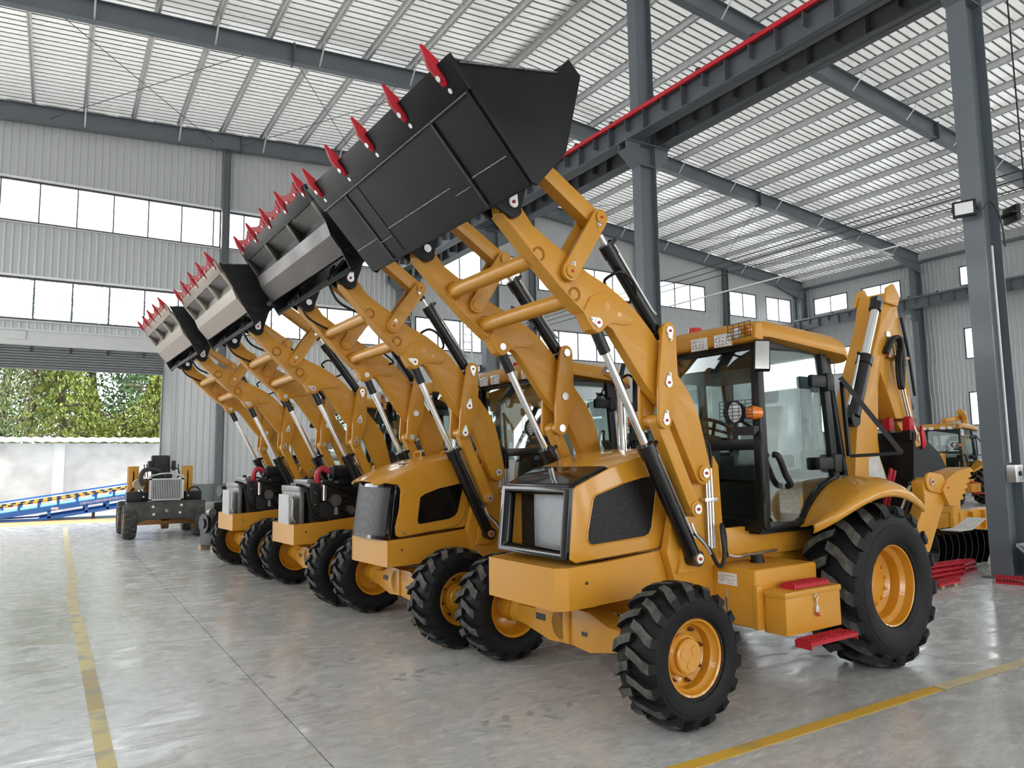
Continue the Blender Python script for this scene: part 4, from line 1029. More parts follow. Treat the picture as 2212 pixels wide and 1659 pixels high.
def engine_open(t):
    en = MB().box((-0.05, -0.26, 0.85), (0.62, 0.26, 1.22)).box((0.0, -0.20, 1.2), (0.58, 0.20, 1.42)).box((0.02, -0.16, 1.40), (0.56, 0.12, 1.50)).build('engine_block', 'engine_dark', t, bevel=0.02)
    cd = MB().box((-0.48, -0.33, 0.95), (-0.465, 0.13, 1.33)).build('condenser', 'alu_fin', t, smooth=0)
    fins = MB()
    for k in range(30): fins.box((-0.484, -0.31, 0.965 + k * 0.012), (-0.48, 0.11, 0.970 + k * 0.012))
    fins.build('fins', 'alu_fin', cd, smooth=0)
    MB().path([(-0.465, -0.345, 1.27), (-0.44, -0.37, 1.26), (-0.44, -0.37, 1.05), (-0.40, -0.37, 0.98)], 0.013, n=8).build('pipe', 'zinc', cd, smooth=40)
    rd = MB().box((-0.36, -0.40, 0.95), (-0.30, 0.40, 1.42)).build('oil_cooler', 'engine_alu', t, bevel=0.008)
    MB().box((-0.37, -0.40, 1.36), (-0.28, 0.40, 1.44)).build('header_tank', 'engine_alu', rd, bevel=0.01)
    r2 = MB().box((-0.24, -0.43, 0.95), (-0.10, 0.43, 1.47)).build('radiator', 'engine_dark', t, bevel=0.012)
    MB().box((-0.235, -0.30, 1.46), (-0.11, 0.30, 1.52)).build('header_tank', 'engine_alu', r2, bevel=0.012)
    MB().tube((-0.17, 0.0, 1.52), (-0.17, 0.0, 1.56), 0.03, n=14).build('radiator_cap', 'engine_dark', r2)
    for v in (-0.432,):
        for z in (1.05, 1.2, 1.35): MB().tube((-0.17, v, z), (-0.17, v - 0.008, z), 0.01, n=6).build('shroud_bolt', 'zinc', r2)
    af = MB().tube((0.08, -0.33, 1.60), (0.46, -0.33, 1.60), 0.105, n=22).tube((0.04, -0.33, 1.60), (0.08, -0.33, 1.60), 0.05, 0.09, n=18).box((0.15, -0.40, 1.46), (0.42, -0.24, 1.60)).build('air_filter', 'plastic_black', t, smooth=35)
    MB().path([(0.05, -0.33, 1.62), (-0.04, -0.33, 1.66), (-0.10, -0.32, 1.60), (-0.10, -0.31, 1.48), (-0.06, -0.30, 1.40)], 0.040, n=12).build('intake_hose', 'hose_red', t, smooth=40)
    MB().tube((-0.02, -0.33, 1.24), (-0.02, -0.33, 1.42), 0.042, n=16).tube((-0.02, -0.33, 1.42), (-0.02, -0.33, 1.46), 0.05, n=16).build('fuel_filter', 'zinc', t, smooth=35)
    MB().tube((0.16, -0.32, 1.05), (0.16, -0.32, 1.18), 0.045, n=16).build('oil_filter', 'engine_alu', t, smooth=35)
    for p in ([(-0.42, -0.42, 1.46), (-0.30, -0.45, 1.42), (-0.26, -0.46, 1.25), (-0.20, -0.47, 1.06), (-0.02, -0.46, 0.98)], [(-0.06, -0.40, 1.47), (0.10, -0.40, 1.42), (0.30, -0.38, 1.36), (0.5, -0.36, 1.40)], [(0.02, -0.36, 1.22), (0.16, -0.40, 1.16), (0.30, -0.40, 1.05), (0.42, -0.38, 0.96)], [(0.0, -0.30, 1.30), (0.2, -0.42, 1.30), (0.40, -0.42, 1.20), (0.48, -0.42, 1.02)], [(-0.10, 0.30, 1.48), (0.05, 0.35, 1.52), (0.3, 0.33, 1.46)]):
        MB().path(p, 0.018, n=8).build('hose', 'hose', t, smooth=40)
    al = MB().tube((0.12, -0.30, 1.24), (0.12, -0.42, 1.24), 0.075, n=20).tube((0.12, -0.42, 1.24), (0.12, -0.44, 1.24), 0.05, n=16).build('alternator', 'engine_alu', t, smooth=35)
    MB().tube((0.34, -0.27, 1.10), (0.34, -0.38, 1.10), 0.06, n=18).tube((0.34, -0.38, 1.10), (0.34, -0.39, 1.10), 0.035, n=12).build('pump', 'engine_alu', t, smooth=35)
    ex = MB().path([(0.30, 0.20, 1.35), (0.30, 0.24, 1.55), (0.42, 0.24, 1.65)], 0.05, n=12).build('manifold', 'engine_dark', t, smooth=40)
    MB().box((0.44, -0.22, 1.40), (0.60, 0.02, 1.58)).build('turbo_box', 'engine_alu', t, bevel=0.02)

def chassis(t, bump_round):
    f = MB().box((0.30, -0.30, 0.52), (2.95, 0.30, 0.93)).box((-0.30, -0.28, 0.72), (0.35, 0.28, 0.93)).box((1.0, -0.50, 0.60), (2.4, 0.50, 1.14)).build('chassis_frame', 'yellow', t, bevel=0.01)
    if bump_round:
        bp = MB().prism_xy([(-0.455, -0.479), (-0.50, 0.30), (-0.485, 0.38), (-0.44, 0.45), (-0.36, 0.479), (-0.20, 0.479), (-0.20, -0.46), (-0.44, -0.46)], 0.70, 0.955)
        sk = [(-0.455, 0.70), (-0.455, 0.955), (-0.10, 0.975), (0.45, 1.02), (0.62, 1.05), (0.95, 1.0), (0.95, 0.70), (0.62, 0.78), (0.30, 0.72)]
    else:
        bp = MB().prism_xy([(-0.455, -0.472), (-0.545, -0.425), (-0.545, 0.425), (-0.455, 0.472), (-0.20, 0.455), (-0.20, -0.455), (-0.44, -0.455)], 0.685, 0.975)
        sk = [(-0.455, 0.685), (-0.455, 0.975), (-0.10, 0.99), (0.45, 1.03), (0.62, 1.05), (0.95, 1.0), (0.95, 0.70), (0.62, 0.78), (0.30, 0.715)]
    bb = bp.build('bumper', 'yellow', t, smooth=30)
    for s in (-1, 1):
        MB().prism(sk if (s < 0 or not bump_round) else [(-0.36, 0.70), (-0.36, 0.955)] + sk[2:], s * 0.43, s * (0.479 if bump_round else 0.472)).build('side_skirt', 'yellow', t, smooth=0)
        MB().tube((-0.30, s * 0.472, 0.86), (-0.30, s * 0.482, 0.86), 0.012, n=12).build('bolt_hole', 'ink', bb)
    # front axle
    ax = MB()
    for s in (-1, 1):
        ax.prism_yz([(0, 0.33), (s * 0.25, 0.31), (s * 0.55, 0.37), (s * 0.70, 0.39), (s * 0.70, 0.52), (s * 0.45, 0.53), (s * 0.25, 0.60), (0, 0.60)], -0.10, 0.10)
        ax.tube((0, s * 0.66, 0.455), (0, s * 0.80, 0.455), 0.085, 0.115, n=18)
    ax.box((-0.115, -0.02, 0.33), (0.115, 0.06, 0.60)).tube((-0.10, 0.10, 0.46), (0.20, 0.10, 0.46), 0.125, n=20)
    axo = ax.build('front_axle', 'yellow', t, bevel=0.008, smooth=35)
    MB().box((-0.105, 0.30, 0.45), (-0.101, 0.42, 0.50)).build('axle_plate', 'ink', axo, smooth=0)
    MB().box((-0.105, -0.22, 0.42), (-0.101, -0.16, 0.45)).build('axle_plate', 'ink', axo, smooth=0)
    ra = MB().tube((2.38, -0.72, 0.65), (2.38, 0.72, 0.65), 0.13, n=20).lathe([(0, -0.2), (0.24, -0.12), (0.24, 0.12), (0, 0.2)], (2.38, 0, 0.65), 'y', 24).build('rear_axle', 'yellow', t, smooth=35)
    for s in (-1, 1):
        tyre(t, (0, s * 1.03, 0.452), 0.458, 0.36, 0.232, 17, 0.072, 0.19, 0.036, s)
        tyre(t, (2.38, s * 0.955, 0.658), 0.668, 0.50, 0.322, 17, 0.105, 0.26, 0.055, s, bolts=12, front=False, seg=48)
        # fuel tank on the near side, hydraulic tank on the far side, with tool box and steps
        tk = MB().box((0.91, min(s * 0.47, s * 0.95), 0.46), (1.66, max(s * 0.47, s * 0.95), 0.89)).build('fuel_tank', 'yellow', t, bevel=0.025, seg=3)
        MB().tube((1.28, s * 0.68, 0.885), (1.28, s * 0.68, 0.905), 0.058, n=16).tube((1.28, s * 0.68, 0.905), (1.28, s * 0.68, 0.945), 0.050, n=16).build('filler_cap', 'plastic_black', tk, smooth=35)
        MB().box((0.904, min(s * 0.66, s * 0.69), 0.50), (0.91, max(s * 0.66, s * 0.69), 0.72)).build('sight_gauge', 'zinc', tk, bevel=0.002)
        MB().box((0.902, min(s * 0.67, s * 0.68), 0.53), (0.905, max(s * 0.67, s * 0.68), 0.66)).build('gauge_glass', 'cap_copper', tk, smooth=0)
        st = MB().box((0.905, min(s * 0.60, s * 0.78), 0.755), (0.9085, max(s * 0.60, s * 0.78), 0.845)).build('tank_label', 'white_sticker', tk, smooth=0)
        if s < 0:
            for (body, z, vv, sz) in (('HYDRAULIC OIL TANK', 0.822, -0.715, 0.0095), ('AMBIENT TEMP   CAPACITY', 0.796, -0.72, 0.0075), ('5C - 40C     80 L', 0.782, -0.72, 0.0075), ('-20C - 30C   80 L', 0.768, -0.72, 0.0075)):
                text_mesh('label_text', body, sz, 'ink', st, Matrix.Translation((0.9045, vv, z)) @ Matrix(((0, 0, -1, 0), (-1, 0, 0, 0), (0, 1, 0, 0), (0, 0, 0, 1))), 0.0003)
            MB().lathe([(0.026, -0.0006), (0.026, 0.0006), (0.024, 0.0006), (0.024, -0.0006)], (0.9045, -0.637, 0.80), 'x', 24, True).box((0.9040, -0.648, 0.785), (0.9048, -0.646, 0.815)).box((0.9040, -0.628, 0.785), (0.9048, -0.626, 0.815)).box((0.9040, -0.648, 0.785), (0.9048, -0.626, 0.787)).box((0.9040, -0.648, 0.813), (0.9048, -0.626, 0.815)).build('label_emblem', 'ink', st, smooth=0)
        MB().box((0.90, min(s * 0.93, s * 0.965), 0.46), (0.97, max(s * 0.93, s * 0.965), 0.78)).build('tank_flange', 'yellow', tk, bevel=0.003)
        tb = MB().box((0.975, min(s * 0.955, s * 1.15), 0.44), (1.64, max(s * 0.955, s * 1.15), 0.72)).build('tool_box', 'yellow', t, bevel=0.008)
        MB().box((0.965, min(s * 0.952, s * 1.158), 0.70), (1.65, max(s * 0.952, s * 1.158), 0.745)).build('box_lid', 'yellow', tb, bevel=0.010)
        MB().tube((1.32, s * 1.155, 0.66), (1.32, s * 1.165, 0.66), 0.010, n=8).path([(1.31, s * 1.162, 0.665), (1.30, s * 1.165, 0.69), (1.32, s * 1.166, 0.705), (1.34, s * 1.165, 0.69), (1.33, s * 1.162, 0.665)], 0.004, n=6).box((1.302, min(s * 1.15, s * 1.17), 0.575), (1.338, max(s * 1.15, s * 1.17), 0.62)).tube((1.32, s * 1.165, 0.66), (1.32, s * 1.165, 0.60), 0.005, n=6).build('latch', 'zinc', tb, smooth=30)
        MB().tube((1.312, s * 1.166, 0.575), (1.318, s * 1.172, 0.545), 0.007, n=6).tube((1.328, s * 1.166, 0.575), (1.336, s * 1.172, 0.545), 0.007, n=6).build('latch_tip', 'cap_red', tb, smooth=30)
        for u0, u1, v0, v1, z in ((1.05, 1.62, 1.155, 1.29, 0.385), (1.13, 1.56, 1.00, 1.12, 0.75)):
            step(t, u0, u1, s * v0, s * v1, z)
        # side sill with slot
        MB().box((1.0, min(s * 0.505, s * 0.55), 0.92), (2.35, max(s * 0.505, s * 0.55), 1.16)).build('cab_sill', 'yellow', t, bevel=0.006)
        MB().path([(1.0, s * 0.60, 0.965), (1.12, s * 0.62, 0.94), (1.3, s * 0.60, 0.94), (1.66, s * 0.58, 0.95)], 0.012, n=8).build('steel_line', 'zinc', t, smooth=40)

def step(t, u0, u1, v0, v1, z):
    va, vb = min(v0, v1), max(v0, v1)
    o = MB().box((u0, va, z), (u1, vb, z + 0.028))
    k = 0
    for j in range(3):
        vv = va + (vb - va) * (j + 0.5) / 3
        u = u0 + 0.012
        while u < u1 - 0.02:
            o.box((u, vv - 0.014, z + 0.028), (u + 0.016, vv + 0.014, z + 0.040)); u += 0.034
    o.box((u0, va, z - 0.022), (u0 + 0.01, vb, z)).box((u1 - 0.01, va, z - 0.022), (u1, vb, z))
    return o.build('step_tread', 'step_red', t, smooth=0)

def fender(t, s):
    ST = [((1.80, 1.13), (1.74, 1.15, 0.88)), ((1.86, 1.22), (1.80, 1.21, 0.98)), ((1.95, 1.32), (1.88, 1.28, 1.07)), ((2.10, 1.44), (2.02, 1.375, 1.15)), ((2.30, 1.53), (2.20, 1.435, 1.19)), ((2.50, 1.555), (2.42, 1.45, 1.205)), ((2.70, 1.52), (2.64, 1.41, 1.205)), ((2.86, 1.43), (2.82, 1.33, 1.20)), ((2.93, 1.37), (2.90, 1.28, 1.19))]
    rows = []
    for (ui, zi), (uo, zo, vo) in ST:
        um = ui * 0.5 + uo * 0.5
        rows.append([(ui, s * 0.68, zi), (ui * 0.9 + uo * 0.1, s * (0.68 * 0.55 + vo * 0.45), zi * 0.96 + zo * 0.04 + 0.012), (ui * 0.4 + uo * 0.6, s * (0.68 * 0.18 + vo * 0.82), zi * 0.52 + zo * 0.48 + 0.025), (uo, s * vo, zo + 0.02), (uo + 0.005, s * (vo + 0.004), zo - 0.055), (uo + 0.02, s * (vo - 0.035), zo - 0.07)])
    vs = [p for r in rows for p in r]; n = 6; fs = []
    for i in range(len(rows) - 1):
        for k in range(n - 1): fs.append((i * n + k, i * n + k + 1, (i + 1) * n + k + 1, (i + 1) * n + k))
    o = MB().add(vs, fs).build('rear_fender', 'yellow_gloss', t, smooth=60, solid=0.014)
    sd = o.modifiers.new('smooth', 'SUBSURF'); sd.levels = 1; sd.render_levels = 2
    return o

def cab(t):
    fr = MB(); W0, W1 = 0.72, 0.70
    A0, A1 = (1.33, 1.16), (1.37, 2.68); C0, C1 = (2.33, 1.50), (2.25, 2.72); D0, D1 = (2.64, 1.52), (2.48, 2.68)
    for s in (-1, 1):
        fr.bar((A0[0], s * W0, A0[1]), (A1[0], s * W1, A1[1]), 0.075, 0.075); fr.bar((C0[0], s * W0, C0[1]), (C1[0], s * W1, C1[1]), 0.05, 0.085)
        fr.bar((D0[0], s * 0.62, D0[1]), (D1[0], s * 0.60, D1[1]), 0.05, 0.05)
        fr.bar((1.37, s * W1, 2.66), (2.48, s * 0.66, 2.68), 0.06, 0.09)
        # lower door outline
        lo = [(1.33, 1.17), (1.76, 1.17), (1.84, 1.20), (1.93, 1.32), (2.10, 1.45), (2.33, 1.535)]
        for i in range(len(lo) - 1): fr.bar((lo[i][0], s * W0, lo[i][1]), (lo[i + 1][0], s * W0, lo[i + 1][1]), 0.05, 0.05)
        fr.bar((2.33, s * W0, 1.53), (2.64, s * 0.62, 1.53), 0.04, 0.04)
    for z, u in ((1.17, 1.335), (1.825, 1.35), (2.66, 1.37)): fr.bar((u, -0.72, z), (u, 0.72, z), 0.05 if z != 1.825 else 0.03, 0.09, (1, 0, 0))
    fr.bar((2.64, -0.62, 1.55), (2.64, 0.62, 1.55), 0.05, 0.08, (1, 0, 0)); fr.bar((2.48, -0.6, 2.66), (2.48, 0.6, 2.66), 0.05, 0.08, (1, 0, 0))
    c = fr.build('cab_frame', 'cab_black', t, bevel=0.008)
    MB().box((1.36, -0.66, 1.10), (2.62, 0.66, 1.18)).build('cab_floor', 'cab_black', t, smooth=0)
    def pane(name, pts, nrm, th=0.006, m='cab_glass'):
        n = Vector(nrm).normalized() * th; k = len(pts)
        vs = [Vector(p) for p in pts] + [Vector(p) + n for p in pts]
        return MB().add(vs, [tuple(range(k)), tuple(range(2 * k - 1, k - 1, -1))] + [(i, (i + 1) % k, k + (i + 1) % k, k + i) for i in range(k)]).build(name, m, c, smooth=0)
    pane('windscreen', [(1.355, -0.69, 1.86), (1.355, 0.69, 1.86), (1.375, 0.67, 2.63), (1.375, -0.67, 2.63)], (1, 0, 0))
    pane('lower_windscreen', [(1.34, -0.69, 1.20), (1.34, 0.69, 1.20), (1.35, 0.69, 1.79), (1.35, -0.69, 1.79)], (1, 0, 0))
    pane('rear_window', [(2.63, -0.60, 1.58), (2.63, 0.60, 1.58), (2.49, 0.58, 2.63), (2.49, -0.58, 2.63)], (1, 0, 0))
    for s in (-1, 1):
        pane('door_glass', [(1.37, s * 0.72, 1.19), (1.75, s * 0.72, 1.19), (1.83, s * 0.72, 1.22), (1.92, s * 0.72, 1.34), (2.08, s * 0.72, 1.47), (2.30, s * 0.72, 1.55), (2.22, s * 0.70, 2.63), (1.40, s * 0.70, 2.63)], (0, -s, 0))
        pane('quarter_glass', [(2.37, s * 0.715, 1.56), (2.60, s * 0.625, 1.56), (2.46, s * 0.605, 2.62), (2.29, s * 0.695, 2.62)], (0, -s, 0))
        MB().bar((1.385, s * 0.735, 1.25), (1.40, s * 0.715, 2.60), 0.02, 0.03).build('door_seal', 'plastic_black', c, smooth=0)
        for z in (2.37, 1.66):
            uu = 2.30 - (z - 1.6) * 0.06
            MB().box((uu - 0.26, min(s * 0.73, s * 0.78), z - 0.055), (uu - 0.04, max(s * 0.73, s * 0.78), z + 0.055)).box((uu - 0.05, min(s * 0.735, s * 0.79), z - 0.08), (uu + 0.06, max(s * 0.735, s * 0.79), z + 0.08)).build('door_hinge', 'plastic_black', c, bevel=0.022, seg=2)
        MB().path([(1.47, s * 0.735, 1.74), (1.49, s * 0.775, 1.72), (1.56, s * 0.78, 1.58), (1.62, s * 0.78, 1.50), (1.63, s * 0.735, 1.48)], 0.026, n=8).build('door_handle', 'plastic_black', c, smooth=40)
        MB().path([(1.305, s * 0.745, 1.92), (1.27, s * 0.78, 1.80), (1.27, s * 0.78, 1.50), (1.30, s * 0.745, 1.36)], 0.018, n=8).build('grab_rail', 'plastic_black', c, smooth=40)
        # mirror on its arm
        MB().path([(1.36, s * 0.72, 2.50), (1.33, s * 0.80, 2.55), (1.29, s * 0.84, 2.52)], 0.012, n=8).build('mirror_arm', 'plastic_black', c, smooth=40)
        mi = MB().bar((1.235, s * 0.85, 2.40), (1.295, s * 0.82, 2.66), 0.125, 0.045, (0.66, 0.75 * s, 0)).build('mirror', 'plastic_black', c, bevel=0.016, seg=3)
        MB().bar((1.212, s * 0.870, 2.415), (1.272, s * 0.840, 2.645), 0.105, 0.008, (0.66, 0.75 * s, 0)).build('mirror_glass', 'zinc', mi, bevel=0.002)
        # work lamp and turn lamp on a post
        wl = MB().tube((1.285, s * 0.55, 2.09), (1.225, s * 0.56, 2.09), 0.085, 0.098, n=24).path([(1.30, s * 0.70, 1.95), (1.28, s * 0.62, 2.0), (1.28, s * 0.57, 2.04)], 0.014, n=6).box((1.24, min(s * 0.52, s * 0.74), 1.90), (1.31, max(s * 0.52, s * 0.74), 1.97)).build('work_lamp', 'plastic_black', c, smooth=35)
        MB().lathe([(0.0, -0.008), (0.05, -0.007), (0.083, 0.0)], (1.224, s * 0.56, 2.09), 'x', 20).build('lamp_lens', 'clear_lens', wl, smooth=40)
        MB().lathe([(0.0, -0.055), (0.035, -0.05), (0.055, -0.02), (0.058, 0.06), (0.0, 0.06)], (1.28, s * 0.705, 2.08), 'x', 20).build('turn_lamp', 'amber', c, smooth=40)
        g = MB()
        for k in range(7): g.tube((1.195, s * 0.44, 2.0 + 0.03 * k), (1.195, s * 0.77, 2.0 + 0.03 * k), 0.0028, n=5)
        for k in range(6): g.tube((1.195, s * (0.44 + 0.066 * k), 2.0), (1.195, s * (0.44 + 0.066 * k), 2.18), 0.0028, n=5)
        g.build('lamp_guard', 'plastic_black', c, smooth=0)
    # opened rear quarter window frame swung out on the near side
    pw = MB().bar((2.60, -0.66, 2.44), (2.86, -1.04, 1.74), 0.04, 0.03, (0.6, -0.8, 0)).bar((2.86, -1.04, 1.74), (2.68, -0.66, 1.72), 0.03, 0.04, (0, 0, 1)).bar((2.62, -0.66, 2.40), (2.66, -0.66, 1.72), 0.03, 0.03).build('rear_window_frame', 'plastic_black', c, smooth=30)
    # roof
    def ring(u0, u1, w, z, rc, dz=0.0):
        pts = []
        for cu, cvv, a0 in ((u1 - rc, w - rc, 0), (u0 + rc, w - rc, 90), (u0 + rc, -w + rc, 180), (u1 - rc, -w + rc, 270)):
            for k in range(5):
                a = math.radians(a0 + 22.5 * k); u = cu + rc * math.cos(a); vv = cvv + rc * math.sin(a)
                drop = 0.13 * max(0, (u - 2.10) / 0.5) ** 1.6
                pts.append((u, vv, z - drop))
        return pts
    rings = [ring(1.32, 2.55, 0.74, 2.69, 0.10), ring(1.29, 2.60, 0.80, 2.70, 0.14), ring(1.28, 2.61, 0.81, 2.745, 0.15), ring(1.29, 2.59, 0.795, 2.80, 0.15), ring(1.34, 2.53, 0.73, 2.845, 0.15), ring(1.48, 2.38, 0.55, 2.875, 0.15)]
    vs = [p for r in rings for p in r]; n = 20; fs = []
    for i in range(len(rings) - 1):
        for k in range(n): fs.append((i * n + k, i * n + (k + 1) % n, (i + 1) * n + (k + 1) % n, (i + 1) * n + k))
    fs += [tuple(range(n - 1, -1, -1)), tuple(range((len(rings) - 1) * n, len(rings) * n))]
    rf = MB().add(vs, fs).build('cab_roof', 'yellow', t, smooth=50)
    MB().prism([(1.36, 2.66), (1.265, 2.665), (1.255, 2.70), (1.27, 2.80), (1.36, 2.83)], -0.79, 0.79).build('visor', 'yellow', rf, bevel=0.02, seg=3)
    for s in (-1, 1):
        for vv in (0.20, 0.46):
            lp = MB().box((1.235, s * vv - 0.085, 2.648), (1.27, s * vv + 0.085, 2.758)).build('led_lamp', 'clear_lens', rf, bevel=0.01)
            for i in range(4):
                for j in range(3): MB().lathe([(0, -0.006), (0.009, -0.003), (0.013, 0.0)], (1.235, s * vv - 0.054 + 0.036 * i, 2.676 + 0.028 * j), 'x', 8).build('led', 'chrome', lp, smooth=40)
        MB().lathe([(0.0, -0.02), (0.03, -0.016), (0.045, 0.0)], (1.255, s * 0.60, 2.745), 'x', 18).build('roof_lamp', 'clear_lens', rf, smooth=40)
        MB().lathe([(0.0, -0.025), (0.03, -0.02), (0.046, 0.0)], (1.255, s * 0.715, 2.755), 'x', 18).build('roof_turn_lamp', 'amber', rf, smooth=40)
        g = MB()
        for k in range(5): g.tube((1.215, s * 0.545, 2.69 + 0.03 * k), (1.215, s * 0.775, 2.70 + 0.03 * k), 0.0028, n=5)
        for k in range(5): g.tube((1.215, s * (0.545 + 0.0575 * k), 2.69), (1.215, s * (0.545 + 0.0575 * k), 2.82), 0.0028, n=5)
        g.build('lamp_guard', 'plastic_black', rf, smooth=0)
    MB().tube((1.45, 0.02, 2.85), (1.45, 0.02, 2.90), 0.07, 0.06, n=18).build('beacon', 'red_lens', rf, smooth=35)
    # interior
    se = MB().box((1.85, -0.26, 1.50), (2.28, 0.26, 1.64)).build('seat', 'seat_black', t, bevel=0.05, seg=3)
    MB().bar((2.26, 0, 1.62), (2.38, 0, 2.20), 0.48, 0.12).build('seat_back', 'plastic_wrap', se, bevel=0.05, seg=3)
    MB().bar((2.36, 0, 2.24), (2.40, 0, 2.44), 0.28, 0.08).build('headrest', 'seat_black', se, bevel=0.03, seg=3)
    MB().box((1.90, -0.20, 1.18), (2.25, 0.20, 1.50)).build('seat_base', 'plastic_black', se, smooth=0)
    for s in (-1, 1):
        MB().box((1.92, s * 0.34 - 0.05, 1.62), (2.24, s * 0.34 + 0.05, 1.74)).build('armrest', 'seat_black', se, bevel=0.02)
        MB().box((2.30, s * 0.50 - 0.10, 1.18), (2.58, s * 0.50 + 0.10, 1.78)).build('side_console', 'plastic_black', t, bevel=0.03)
        MB().tube((2.45, s * 0.42, 1.78), (2.42, s * 0.40, 2.02), 0.014, n=8).tube((2.42, s * 0.40, 2.02), (2.42, s * 0.40, 2.08), 0.024, n=10).build('control_lever', 'plastic_black', t, smooth=35)
    sc = MB().bar((1.46, 0, 1.18), (1.58, 0, 1.92), 0.16, 0.12).build('steering_column', 'plastic_black', t, bevel=0.02)
    d = Vector((0.45, 0, 0.9)).normalized(); ctr = Vector((1.62, 0, 1.98)); a = d.orthogonal().normalized(); b = d.cross(a)
    MB().path([ctr + a * 0.20 * math.cos(2 * PI * k / 16) + b * 0.20 * math.sin(2 * PI * k / 16) for k in range(17)], 0.016, n=8, sub=2).bar(ctr - a * 0.2, ctr + a * 0.2, 0.03, 0.02).bar(ctr - b * 0.2, ctr + b * 0.2, 0.03, 0.02, (1, 0, 0)).build('steering_wheel', 'plastic_black', sc, smooth=40)
    MB().path([(1.55, 0.35, 2.62), (1.55, 0.35, 2.52)], 0.012, n=6, sub=1).lathe([(0.0, -0.02), (0.06, -0.02), (0.06, 0.02), (0.0, 0.02)], (1.55, 0.35, 2.44), 'x', 16).build('cab_fan', 'plastic_black', t, smooth=30)
    MB().box((1.44, -0.655, 2.47), (2.46, 0.655, 2.66)).build('headliner', 'plastic_black', t, smooth=0)
    return c

